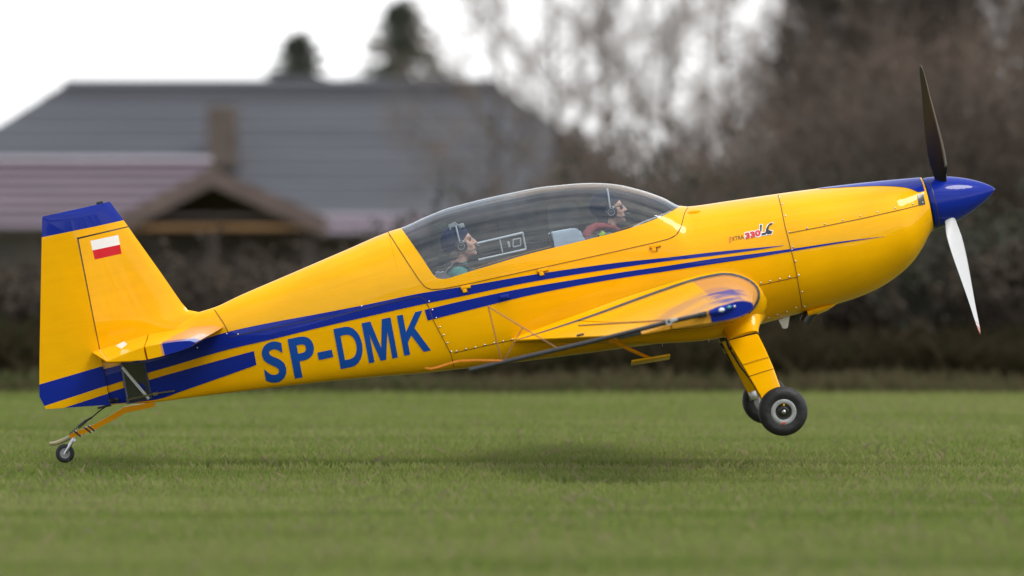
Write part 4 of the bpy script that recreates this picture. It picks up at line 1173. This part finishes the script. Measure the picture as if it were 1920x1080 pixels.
# aileron spade
for sgn in (-1, 1):
    y = 2.35
    def Q(px, py, dy=0): p = P3(px, py, -y + dy); return Vector((p.x, sgn * -p.y, p.z))
    bm = bmesh.new(); add_tube(bm, [Q(1140, 634), Q(1180, 655), Q(1226, 675)], [.016, .012, .011], 8); add_box(bm, Q(1150, 636), (.06, .02, .05), bevel=.004); arm = bm_obj('spade_arm', bm, M_ORANGE, plane)
    bm = bmesh.new(); c = Q(1220, 674.5); d = (Q(1256, 669) - Q(1184, 681)); L = d.length; ax_ = math.atan2(d.z, d.x)
    add_box(bm, c, (L, .22, .012), rot=Matrix.Rotation(-ax_, 3, 'Y') @ Matrix.Rotation(R(9) * sgn, 3, 'X'), bevel=.004); bm_obj('spade_plate', bm, M_YEL, plane)
bm = bmesh.new(); c = P3(1088, 628, -3.0); add_box(bm, c, (.05, .03, .015), bevel=.004); bm_obj('aileron_hinge', bm, M_BLACK, plane)

# ------------------------------------------------------------------ airplane: landing gear
def gear(sgn):
    def Q(px, py, y): p = P3(px, py, -y); return Vector((p.x, sgn * y, p.z))
    # leg fairing flaring out of the belly
    c0, c1 = Q(1388, 578, .22), Q(1392, 633, .47)
    rings = []
    for i in range(9):
        t = i / 8; c = c0.lerp(c1, t); fl = (1 - t) ** 1.8
        rx, rz = .118 + .13 * fl, .040 + .17 * fl; ring = []
        dn = (c1 - c0).normalized(); ux = Vector((1, 0, .08)).normalized(); uz = dn.cross(ux).normalized()
        for k in range(28):
            a = 2 * math.pi * k / 28; ca, sa = math.cos(a), math.sin(a)
            ring.append(c + ux * rx * (abs(ca) ** .8) * (1 if ca > 0 else -1) + uz * rz * (abs(sa) ** .8) * (1 if sa > 0 else -1))
        rings.append(ring)
    loft('leg_fairing', rings, M_YEL, plane, angle=60)
    # leg: tapered flat spring
    T = [((1364, 642), (1421, 628), .455, .030), ((1382, 672), (1436, 658), .60, .028), ((1402, 705), (1450, 690), .73, .026), ((1417, 730), (1459, 716), .81, .025), ((1432, 757), (1470, 745), .87, .024)]
    rings = []
    for (a, b, y, th) in T:
        A, B = Q(a[0], a[1], y), Q(b[0], b[1], y); nrm = Vector((0, sgn * .75, .55)).normalized(); ring = []
        m = [(0, .7), (.03, 1), (.3, 1.04), (.7, 1.04), (.95, 1), (1, .5), (1, -.5), (.95, -1), (.7, -1), (.3, -1), (.03, -1), (0, -.7)]
        for u, h in m: ring.append(A.lerp(B, u) + nrm * th * h)
        rings.append(ring)
    leg = loft('gear_leg', rings, M_YEL, plane, angle=28)
    loft('fairing_gap', [[p.lerp(q, s) + ((p.lerp(q, s)) - (sum((Vector(k) for k in rings[0]), Vector()) / 12)) * .07 for p, q in zip(rings[0], rings[1])] for s in (-.12, .0, .045)], M_BLACK, leg, caps=True)
    for (a, b, y) in (((1391, 688), (1444, 672), .672), ((1404, 709), (1452, 694), .747)):
        bm = bmesh.new(); add_tube(bm, [Q(a[0], a[1], y) + Vector((0, sgn * .022, .013)), Q((a[0] + b[0]) / 2, (a[1] + b[1]) / 2, y) + Vector((0, sgn * .025, .016)), Q(b[0], b[1], y) + Vector((0, sgn * .020, .012))], .0024, 4); bm_obj('leg_band', bm, M_SEAM, leg)
    bm = bmesh.new()
    add_tube(bm, [Q(1362, 640, .47), Q(1370, 658, .52), Q(1388, 688, .66), Q(1404, 708, .75), Q(1420, 733, .83), Q(1426, 742, .86)], .0058, 6); add_tube(bm, [Q(1362, 637, .47), Q(1369, 655, .52)], .012, 8)
    br = bm_obj('brake_hose', bm, M_BLACK, leg)
    bm = bmesh.new(); add_tube(bm, [Q(1363, 640, .475), Q(1367, 650, .5)], .014, 8); add_tube(bm, [Q(1372, 662, .53), Q(1378, 672, .57)], .009, 6); bm_obj('hose_fitting', bm, M_STEEL, br)
    # wheel
    c = Q(1468, 771, .93); ax = Vector((.03, sgn * 1.0, .10 if False else -.05)).normalized() if sgn < 0 else Vector((.03, 1.0, -.05)).normalized()
    wh = empty('main_wheel'); wh.parent = plane
    bm = bmesh.new(); tyre(bm, c, ax, .1735, .135, .090); bm_obj('tyre', bm, M_RUBBER, wh)
    bm = bmesh.new()
    for r in (.1695, .166):
        for s in (-1, 1): pass
    rim = [(.050, .095), (.056, .088), (.057, .070), (.054, .060), (.040, .057), (.036, .055), (.036, .030), (.046, .026), (.046, .018), (.050, .014), (.050, 0)]
    bm = bmesh.new(); add_lathe(bm, rim[:6], c, ax, 40); add_lathe(bm, [(-p[0], p[1]) for p in rim[:6]] + [(-.036, 0)], c, ax, 40); rm = bm_obj('rim', bm, M_RIM, wh)
    bm = bmesh.new(); add_lathe(bm, [(.038, .0565), (.037, .040), (.039, .040), (.044, .030), (.044, .024), (.040, .023), (.040, 0)], c, ax, 36); bm_obj('hub', bm, M_BLACK, rm)
    bm = bmesh.new(); add_lathe(bm, [(.038, .016), (.062, .015), (.066, .009), (.074, .009), (.075, 0)], c, ax, 6); bm_obj('axle_nut', bm, M_STEEL, rm)
    u, w = frame_of(ax); zz = Vector((0, 0, 1)); zz = (zz - ax * zz.dot(ax)).normalized(); xx = ax.cross(zz)
    bm = bmesh.new()
    for k in range(3):
        a = k * 2.094 + .4; add_ell(bm, c + ax * .058 + (zz * math.cos(a) + xx * math.sin(a)) * .079, (.003, .003, .003), seg=6, rings=4)
        add_ell(bm, c + ax * .040 + (zz * math.cos(a + .5) + xx * math.sin(a + .5)) * .046, (.006, .006, .006), seg=6, rings=4)
    bm_obj('rim_bolts', bm, M_BLACK, rm)
    dn = (_R @ Vector((0, 0, -1))); dn = (dn - ax * dn.dot(ax)).normalized(); dx_ = ax.cross(dn)
    bm = bmesh.new(); add_box(bm, c + ax * .0575 + dn * .080, (.022, .004, .014)); bm_obj('red_rim_mark', bm, M_REDM, rm)
    bm = bmesh.new(); add_ell(bm, c + ax * .050 - dn * .047, (.008, .008, .008), seg=8, rings=6); bm_obj('valve', bm, M_YEL, rm)
    bm = bmesh.new(); add_box(bm, Q(1440, 760, .86), (.06, .05, .07), bevel=.01); add_lathe(bm, [(-.10, .0), (-.10, .018), (-.03, .018)], c, ax, 12); add_lathe(bm, [(-.064, .0), (-.064, .058), (-.058, .058), (-.058, 0)], c, ax, 24); bm_obj('brake', bm, M_STEEL, wh)
gear(-1); gear(1)

# belly fittings
bm = bmesh.new(); y = -.06
add_prism(bm, [pix(*p) for p in ((1458, 599), (1480, 591), (1476, 614), (1472, 616), (1466, 615.5))], y - .012, y + .012); bmesh.ops.bevel(bm, geom=bm.edges[:], offset=.004, segments=1, affect='EDGES'); bm_obj('belly_antenna', bm, M_WHITE, plane)
for y in (-.12, .12):
    bm = bmesh.new(); add_tube(bm, [P3(1530, 575, y), P3(1518, 590, y), P3(1510, 604, y)], [.045, .045, .045], 14, cap=False); add_tube(bm, [P3(1530, 575, y), P3(1518, 590, y), P3(1510, 603, y)], [.040, .040, .040], 14); bm_obj('exhaust_pipe', bm, M_BLACK, plane)
bm = bmesh.new()
rings = []
for px, py, w, h in ((1568, 567, .12, .01), (1550, 574, .17, .03), (1530, 580, .19, .04), (1511, 586, .20, .04)):
    c = P3(px, py, 0); rings.append([c + Vector((0, math.cos(a) * w, math.sin(a) * h)) for a in [2 * math.pi * k / 24 for k in range(24)]])
loft('outlet_lip', rings, M_YEL, plane, angle=60)
for px, py, s in ((1309, 633, .016), (1326, 636, .014), (1240, 645, .008)):
    bm = bmesh.new(); add_lathe(bm, [(0.02, s), (-.02, s * .8), (-.025, 0)], P3(px, py, -.05), (0, 0, 1), 12); bm_obj('drain', bm, M_BLACK, plane)

# ------------------------------------------------------------------ airplane: spinner and propeller
HUB = P3(1770, 375, 0); XB = X_NOSE + .012; axz = axc
tipp = pix(1866, 354); SPL = tipp[0] - XB
bm = bmesh.new(); prof = [(0, 0), (0, .186), (.008, .190)]
for k in range(1, 25):
    t = k / 24; prof.append((SPL * t, .190 * max(0, 1 - t ** 1.75) ** .86 if k < 24 else 0))
prof = [(0, 0), (0, .184), (.006, .188)] + [(.006 + (SPL - .006) * t, .188 * (1 - t ** 1.7) ** .80) for t in [k / 26 for k in range(1, 26)]] + [(SPL, 0)]
drop = tipp[1] - axz
add_lathe(bm, prof, (XB, 0, axz), (1, 0, drop / SPL), 56); spn = bm_obj('spinner', bm, M_BLUE, plane, angle=50)
bm = bmesh.new(); add_lathe(bm, [(.030, .1882), (.032, .1890), (.036, .1888), (.038, .1876)], (XB, 0, axz), (1, 0, drop / SPL), 56); bm_obj('spinner_joint', bm, M_DKDEC, spn)
bm = bmesh.new(); add_lathe(bm, [(-.02, .17), (0, .17)], (XB, 0, axz), (1, 0, 0), 40); bm_obj('backplate_gap', bm, M_BLACK, plane)

def blade_mat():
    m, n, l, b = base_mat('propeller_blade')
    geo = n.new('ShaderNodeNewGeometry'); at = n.new('ShaderNodeAttribute'); at.attribute_name = 'face_side'
    at2 = n.new('ShaderNodeAttribute'); at2.attribute_name = 'radius'
    rp = n.new('ShaderNodeValToRGB'); rp.color_ramp.interpolation = 'CONSTANT'; e = rp.color_ramp.elements
    e[0].position = 0; e[0].color = (.52, .52, .52, 1); e[1].position = .945; e[1].color = (.42, .16, .12, 1)
    k = e.new(.915); k.color = (.45, .10, .08, 1); k = e.new(.925); k.color = (.56, .56, .55, 1)
    l.new(at2.outputs['Fac'], rp.inputs['Fac'])
    mx = n.new('ShaderNodeMixRGB'); l.new(at.outputs['Fac'], mx.inputs['Fac']); mx.inputs['Color1'].default_value = (.010, .010, .011, 1); l.new(rp.outputs['Color'], mx.inputs['Color2'])
    nz = n.new('ShaderNodeTexNoise'); nz.inputs['Scale'].default_value = 18; mu = n.new('ShaderNodeMixRGB'); mu.blend_type = 'MULTIPLY'; mu.inputs['Fac'].default_value = .15
    at3 = n.new('ShaderNodeAttribute'); at3.attribute_name = 'edge'; me_ = n.new('ShaderNodeMixRGB'); l.new(at3.outputs['Fac'], me_.inputs['Fac']); l.new(mx.outputs['Color'], me_.inputs['Color1']); me_.inputs['Color2'].default_value = (.34, .33, .31, 1)
    l.new(me_.outputs['Color'], mu.inputs['Color1']); l.new(nz.outputs['Color'], mu.inputs['Color2']); l.new(mu.outputs['Color'], b.inputs['Base Color'])
    b.inputs['Roughness'].default_value = .42; b.inputs['Specular IOR Level'].default_value = .3
    return m
M_BLADE = blade_mat()
def blade(phi):
    RT = 1.125
    r_ = Vector((0, -math.sin(phi), math.cos(phi))); t_ = Vector((0, -math.cos(phi), -math.sin(phi))); x_ = Vector((1, 0, 0))
    ch = Curve1([(.14, .085), (.20, .10), (.32, .150), (.5, .168), (.7, .152), (.9, .112), (1.02, .088), (1.09, .055), (RT, .012)])
    be = Curve1([(.12, 62), (.3, 52), (.5, 40), (.75, 29), (1.0, 22), (RT, 20)]); th = Curve1([(.12, .075), (.2, .055), (.3, .032), (.6, .017), (RT, .003)])
    v = []; f = []; side = []; rad = []; edge = []
    N = 16; rs = [.12 + (RT - .12) * (i / 30) for i in range(31)]
    for r in rs:
        c, b, t = ch(r), R(be(r)), th(r); cd = t_ * math.cos(b) + x_ * math.sin(b); nd = x_ * math.cos(b) - t_ * math.sin(b)
        sweep = -.02 * (r / RT) ** 3
        for k in range(N):
            a = 2 * math.pi * k / N; u = math.cos(a); h = math.sin(a)
            v.append(HUB + r_ * r + cd * (c / 2 * u + sweep) + nd * (t / 2 * h * (1.25 if h > 0 else .7) * (1 - .35 * max(0, -u))))
            side.append(1.0 if h > 0.05 else 0.0); rad.append(r / RT); edge.append(1.0 if u > .9 and r > .3 else 0.0)
    for i in range(len(rs) - 1):
        for k in range(N): f.append((i * N + k, i * N + (k + 1) % N, (i + 1) * N + (k + 1) % N, (i + 1) * N + k))
    f.append(tuple(range(N))[::-1]); f.append(tuple(range((len(rs) - 1) * N, len(rs) * N)))
    me = bpy.data.meshes.new('propeller_blade'); me.from_pydata([tuple(p) for p in v], [], f)
    a1 = me.attributes.new('face_side', 'FLOAT', 'POINT'); a1.data.foreach_set('value', side); a3 = me.attributes.new('edge', 'FLOAT', 'POINT'); a3.data.foreach_set('value', edge); a2 = me.attributes.new('radius', 'FLOAT', 'POINT'); a2.data.foreach_set('value', rad)
    for p in me.polygons: p.use_smooth = True
    me.update(); o = new_obj('propeller_blade', me, M_BLADE, plane)
    bm = bmesh.new(); bm.from_mesh(me); bmesh.ops.recalc_face_normals(bm, faces=bm.faces); bm.to_mesh(me); bm.free()
    return o
for ph in (30, 150, 270): blade(R(ph))

# ------------------------------------------------------------------ airplane: cockpit
def inner(name, zlo, zhi, off, m, x0, x1): return patch(name, stations(x0, x1, 40), zlo, zhi, 10, m, plane, off=off)
inner('cockpit_liner', lambda x: max(zbot(x) + .05, zsil(x) - .42), lambda x: zsil(x) - .002, -.014, M_LINER, SX0 + .02, SX1 - .02)
v = [];
for x in stations(SX0 + .05, SX1 - .05, 20):
    z = max(zbot(x) + .06, zsil(x) - .40); y = ysec(x, z) - .016; v += [(x, -y, z), (x, y, z)]
py_obj('cockpit_floor', v, [(2 * i, 2 * i + 2, 2 * i + 3, 2 * i + 1) for i in range(20)], M_LINER, plane)
def px_prism(name, pts, hw, m, bevel=.008):
    bm = bmesh.new(); add_prism(bm, [pix(p[0], p[1], 0) for p in pts], -hw, hw); bmesh.ops.bevel(bm, geom=bm.edges[:], offset=bevel, segments=2, affect='EDGES'); return bm_obj(name, bm, m, plane, angle=60)
px_prism('rear_instrument_pod', [(1031, 436), (1075, 428), (1086, 430), (1091, 441), (1095, 453), (1112, 462), (1122, 480), (1048, 498), (1040, 470)], .17, M_POD, .012)
px_prism('pod_face', [(1028, 438), (1032, 436), (1042, 476), (1037, 480)], .165, M_BLACK, .003)
px_prism('glareshield', [(1178, 431), (1205, 417), (1246, 401), (1262, 394), (1262, 425), (1190, 450)], .2, M_BLACK, .01)
px_prism('rear_glareshield', [(955, 495), (1000, 480), (1035, 476), (1035, 500), (960, 520)], .19, M_LINER, .01)
px_prism('rear_seat', [(812, 513), (826, 507), (840, 512), (862, 545), (880, 600), (940, 600), (945, 630), (850, 640), (828, 570)], .2, M_SEAT, .02)
px_prism('front_seat', [(1094, 452), (1100, 440), (1116, 440), (1130, 500), (1145, 560), (1205, 555), (1208, 585), (1120, 592), (1102, 520)], .19, M_SEAT, .02)
# vent window frame on the far side of the canopy
def glass_pt(px, py, off=-.006): return skin(px, py, off, 1)
def frame_bar(pts, r, m=M_VENT):
    out = []
    for a, b in zip(pts, pts[1:]):
        for i in range(6): out.append(glass_pt(a[0] + (b[0] - a[0]) * i / 6, a[1] + (b[1] - a[1]) * i / 6))
    out.append(glass_pt(*pts[-1])); bm = bmesh.new(); add_tube(bm, out, r, 8); return bm
b1 = bm_obj('vent_window_frame', frame_bar([(890, 457), (980, 436)], .008), M_VENT, gl)
for pts, r in (([(980, 436), (986, 467)], .006), ([(986, 467), (897, 487)], .007), ([(937, 448), (942, 473)], .005), ([(962, 449), (976, 446), (976, 460), (962, 463), (962, 449)], .004), ([(953, 453), (955, 463)], .008)):
    bm_obj('vent_window_bar', frame_bar(pts, r), M_VENT, gl)

# ------------------------------------------------------------------ the two people on board
M_SKIN = mat('skin', (0.44, 0.255, 0.185, 1), 0.55, var=.12, scale=25); M_TEAL = mat('teal_shirt', (0.035, 0.17, 0.145, 1), 0.85, var=.2, scale=20, bump=.3)
M_DSHIRT = mat('dark_grey_shirt', (0.09, 0.10, 0.105, 1), 0.85, var=.2, scale=20, bump=.3); M_NAVY = mat('navy_knit', (0.010, 0.016, 0.045, 1), 0.85, var=.3, scale=60, bump=.3)
M_BKNIT = mat('black_knit', (0.006, 0.008, 0.018, 1), 0.85, var=.3, scale=60, bump=.3); M_STRAP = mat('harness_webbing', (0.022, 0.024, 0.03, 1), 0.7, var=.3, scale=40)
M_REDH = mat('red_padded_collar', (0.22, 0.045, 0.045, 1), 0.75, var=.2, scale=18); M_LIME = mat('lime_patch', (0.35, 0.62, 0.03, 1), 0.6)
M_HGREY = mat('grey_headband', (0.28, 0.31, 0.33, 1), 0.5, var=.15); M_EYE = mat('eye', (0.03, 0.02, 0.015, 1), 0.2); M_STUB = mat('stubble_skin', (0.26, 0.16, 0.12, 1), 0.7, var=.2, scale=60)
M_HAIR = mat('grey_hair', (0.16, 0.14, 0.12, 1), 0.8, var=.3, scale=60)

def capsule(bm, a, b, ra, rb, n=12):
    a, b = Vector(a), Vector(b); pts = []; rd = []
    d = (b - a).normalized()
    for k in range(4): t = math.pi / 2 * k / 4; pts.append(a - d * ra * math.cos(t)); rd.append(max(.002, ra * math.sin(t)))
    for k in range(5): pts.append(a.lerp(b, k / 4)); rd.append(ra + (rb - ra) * k / 4)
    for k in range(1, 5): t = math.pi / 2 * k / 4; pts.append(b + d * rb * math.sin(t)); rd.append(max(.002, rb * math.cos(t)))
    add_tube(bm, pts, rd, n)

def person(label, c, tilt, shirt, cap_m, front):
    """seated figure; c is the middle of the head in airplane coordinates, x forward"""
    bm = bmesh.new()
    V = Vector
    hr = Matrix.Rotation(-tilt, 3, 'Y')          # head leaning back
    def H(x, y, z): return hr @ V((x, y, z))
    add_ell(bm, H(-.012, 0, .035), (.096, .075, .092), rot=hr, seg=24, rings=16)
    add_ell(bm, H(.022, 0, -.035), (.072, .060, .082), rot=hr, seg=24, rings=16)
    add_ell(bm, H(.062, 0, .030), (.030, .052, .030), rot=hr); add_ell(bm, H(.052, 0, -.085), (.040, .040, .030), rot=hr); add_ell(bm, H(.078, 0, -.098), (.020, .022, .018), rot=hr)
    add_ell(bm, H(.084, 0, -.066), (.016, .026, .010), rot=hr); add_ell(bm, H(.084, 0, -.054), (.015, .024, .008), rot=hr)
    capsule(bm, H(.086, 0, .016), H(.110, 0, -.026), .010, .014, 10); add_ell(bm, H(.100, .012, -.030), (.012, .009, .009)); add_ell(bm, H(.100, -.012, -.030), (.012, .009, .009))
    for s in (-1, 1):
        add_ell(bm, H(.064, s * .036, -.028), (.022, .022, .024), rot=hr); add_ell(bm, H(-.010, s * .074, -.015), (.018, .010, .030), rot=hr)
    capsule(bm, H(-.02, 0, -.07), V((-.045, 0, -.18)), .052, .062, 16)
    # trunk, arms, legs
    add_ell(bm, V((-.06, 0, -.215)), (.10, .165, .080)); add_ell(bm, V((-.05, 0, -.38)), (.115, .175, .20), seg=24, rings=16); add_ell(bm, V((-.02, 0, -.60)), (.115, .165, .15)); 
    legs_z = -.70
    for s in (-1, 1):
        capsule(bm, (-.055, s * .165, -.215), (-.01, s * .215, -.46), .062, .045); capsule(bm, (-.01, s * .215, -.46), (-.01, s * .215, -.50), .045, .043); capsule(bm, (-.01, s * .215, -.50), (.22, s * .13, -.50), .042, .030)
        hx, hy, hz = .265, s * .115, -.495
        add_ell(bm, V((hx, hy, hz)), (.045, .022, .036))
        for k, ln in enumerate((.058, .066, .062, .048)):
            zz = hz + .026 - k * .017; capsule(bm, (hx + .03, hy, zz), (hx + .03 + ln * .6, hy - s * .012, zz), .0088, .0082, 8); capsule(bm, (hx + .03 + ln * .6, hy - s * .012, zz), (hx + .03 + ln * .45, hy - s * .042, zz - .004), .0082, .0075, 8)
        capsule(bm, (hx - .01, hy - s * .01, hz + .03), (hx + .04, hy - s * .03, hz + .042), .011, .009, 8)
        capsule(bm, (0, s * .085, legs_z + .04), (.36, s * .11, legs_z + .10), .078, .058); capsule(bm, (.36, s * .11, legs_z + .10), (.70, s * .10, legs_z + .02), .054, .040); capsule(bm, (.70, s * .10, legs_z + .02), (.74, s * .10, legs_z + .12), .040, .032)
    me = bpy.data.meshes.new('p'); bm.to_mesh(me); bm.free()
    tmp = bpy.data.objects.new('p', me); COL.objects.link(tmp)
    md = tmp.modifiers.new('r', 'REMESH'); md.mode = 'VOXEL'; md.voxel_size = .0065
    sm = tmp.modifiers.new('s', 'SMOOTH'); sm.factor = .5; sm.iterations = 3
    dg = bpy.context.evaluated_depsgraph_get(); body = bpy.data.meshes.new_from_object(tmp.evaluated_get(dg)); bpy.data.objects.remove(tmp)
    body.name = 'person'
    body.materials.clear(); body.materials.append(M_SKIN); body.materials.append(shirt); body.materials.append(M_STRAP); body.materials.append(M_STUB)
    for p in body.polygons:
        p.use_smooth = True; q = p.center
        if q.z < -.135 + .3 * min(0, q.x + .02) and not (q.x > .215 and q.z > -.57): p.material_index = 2 if q.z < -.62 else 1
        elif front and q.z < -.062 and q.x > .025 and q.z > -.15: p.material_index = 3
    o = new_obj('person', body); o.matrix_world = PLANE_M @ Matrix.Translation(c)
    tag(o, label, 'person')
    # knitted cap pulled down to the nape
    bm = bmesh.new()
    if front: add_ell(bm, H(-.028, 0, .044), (.114, .088, .096), rot=hr, seg=28, rings=18); add_ell(bm, H(-.078, 0, .040), (.066, .066, .072), rot=hr, seg=20, rings=12)
    else: add_ell(bm, H(-.022, 0, .036), (.110, .086, .104), rot=hr, seg=28, rings=18); add_ell(bm, H(-.055, 0, .010), (.078, .070, .080), rot=hr, seg=20, rings=12)
    pn = hr @ V((-.78, 0, 1)).normalized() if not front else hr @ V((-.62, 0, 1)).normalized()
    bmesh.ops.bisect_plane(bm, geom=bm.verts[:] + bm.edges[:] + bm.faces[:], plane_co=H(.055, 0, .036) if not front else H(.06, 0, .040), plane_no=pn, clear_inner=True)
    # nape piece
    bm_obj('knit_cap', bm, cap_m, o)
    bm = bmesh.new(); add_ell(bm, H(-.052, 0, -.055), (.050, .062, .075), rot=hr); bm_obj('hair' if not front else 'neck_gaiter', bm, M_HAIR if not front else M_BKNIT, o)
    # headset
    bm = bmesh.new()
    for s in (-1, 1): add_lathe(bm, [(0, .030), (0, .043), (s * .012, .047), (s * .026, .044), (s * .032, .034), (s * .030, .031), (s * .033, .029), (s * .034, 0)], H(.004, s * .072, -.018), (0, 1, 0), 28)
    hs = bm_obj('headset', bm, M_BLACK, o)
    bm = bmesh.new(); pts = []
    for k in range(17):
        a = math.pi * k / 16; pts.append(H(.004 + .012 * math.sin(a), -.098 * math.cos(a), .02 + .128 * math.sin(a) ** .8))
    add_tube(bm, [H(.004, -.098, -.015)] + pts + [H(.004, .098, -.015)], .0065, 8); bm_obj('headband', bm, M_HGREY, hs)
    bm = bmesh.new()
    for s in (-1, 1): add_lathe(bm, [(s * .0345, .026), (s * .0375, .024), (s * .0345, .022)], H(.004, s * .072, -.018), (0, 1, 0), 24); add_ell(bm, H(.006, s * .1085, -.012), (.009, .002, .002)); 
    bm_obj('earcup_ring', bm, M_HGREY, hs)
    bm = bmesh.new(); add_tube(bm, [H(.025, -.088, -.050), H(.06, -.076, -.074), H(.092, -.045, -.070), H(.108, -.014, -.062)], .0035, 6); bm_obj('mic_boom', bm, M_BLACK, hs)
    bm = bmesh.new(); add_ell(bm, H(.116, -.006, -.058), (.016, .013, .012)); bm_obj('microphone', bm, M_BLACK, hs)
    if not front:
        for s in (-.035, .0, .04):
            bm = bmesh.new(); cc = H(.000 + abs(s) * .3, -.045, .134); 
        bm = bmesh.new(); add_box(bm, H(-.012, -.035, .140), (.050, .04, .026), rot=hr, bevel=.006); add_box(bm, H(.050, -.030, .118), (.045, .04, .032), rot=hr, bevel=.008); add_tube(bm, [H(-.03, -.05, .11), H(-.03, -.05, .15), H(.012, -.05, .155), H(.03, -.05, .13)], .006, 6); bm_obj('headband_pad', bm, M_HGREY, hs)
        for s in (-1, 1):
            bm = bmesh.new(); add_ell(bm, H(.081, s * .030, .004), (.006, .010, .006)); bm_obj('eye', bm, M_EYE, o)
            bm = bmesh.new(); add_tube(bm, [H(.084, s * .046, .018), H(.094, s * .030, .023), H(.096, s * .016, .020)], .0045, 6); bm_obj('eyebrow', bm, M_HAIR, o)
    else:
        bm = bmesh.new()
        for s in (-1, 1): add_ell(bm, H(.090, s * .034, .004), (.007, .027, .018), rot=hr); add_tube(bm, [H(.088, s * .056, .008), H(.05, s * .074, .012), H(.0, s * .078, .010)], .003, 6)
        add_tube(bm, [H(.098, -.01, .006), H(.100, 0, .008), H(.098, .01, .006)], .003, 6); bm_obj('sunglasses', bm, M_BLACK, o)
    # shoulder straps
    for s in (-1, 1):
        rings = []
        for (x, y, z) in ((-.170, .085, -.27), (-.135, .085, -.175), (-.06, .083, -.132), (.015, .082, -.165), (.058, .080, -.25), (.078, .076, -.38), (.08, .06, -.50)):
            rings.append([V((x, s * (y - .028), z)), V((x, s * (y + .028), z)), V((x + .004, s * (y + .028), z + .014)), V((x + .004, s * (y - .028), z + .014))])
        loft('shoulder_strap', rings, M_STRAP, o, smooth=False)
    return o
_x, _z = pix(862, 457, 0); C_REAR = Vector((_x, 0, _z))
_x, _z = pix(1143, 393, 0); C_FRONT = Vector((_x, 0, _z))
p_rear = person('person in teal shirt, dark knit cap and headset in the rear seat', C_REAR, R(6), M_TEAL, M_NAVY, False)
p_front = person('person in dark shirt, black cap, sunglasses and headset in the front seat', C_FRONT, R(0), M_DSHIRT, M_BKNIT, True)
# parachute packs and the padded collar behind the front seat occupant
def on_person(o, c, name, bm, m): 
    ob = bm_obj(name, bm, m, o); return ob
bm = bmesh.new(); add_box(bm, Vector((-.185, 0, -.26)), (.11, .30, .15), rot=Matrix.Rotation(R(-22), 3, 'Y'), bevel=.03); on_person(p_rear, C_REAR, 'parachute_pack', bm, M_STRAP)
bm = bmesh.new(); a = [pix(p[0], p[1], 0) for p in ((1099, 452), (1100, 441), (1106, 431), (1117, 425), (1132, 424), (1150, 428), (1160, 432))]
for y in (-.13, .13): add_tube(bm, [Vector((q[0], y * (1 - .1 * i), q[1])) - C_FRONT for i, q in enumerate(a)], [.026, .030, .030, .029, .027, .022, .016], 12)
add_tube(bm, [Vector((a[1][0], y, a[1][1])) - C_FRONT for y in (-.13, 0, .13)], .028, 12); on_person(p_front, C_FRONT, 'red_padded_collar', bm, M_REDH)
bm = bmesh.new(); q = pix(1131, 441, -.16); add_box(bm, Vector((q[0], -.165, q[1])) - C_FRONT, (.045, .02, .05), rot=Matrix.Rotation(R(-35), 3, 'Y'), bevel=.006); on_person(p_front, C_FRONT, 'lime_strap', bm, M_LIME)
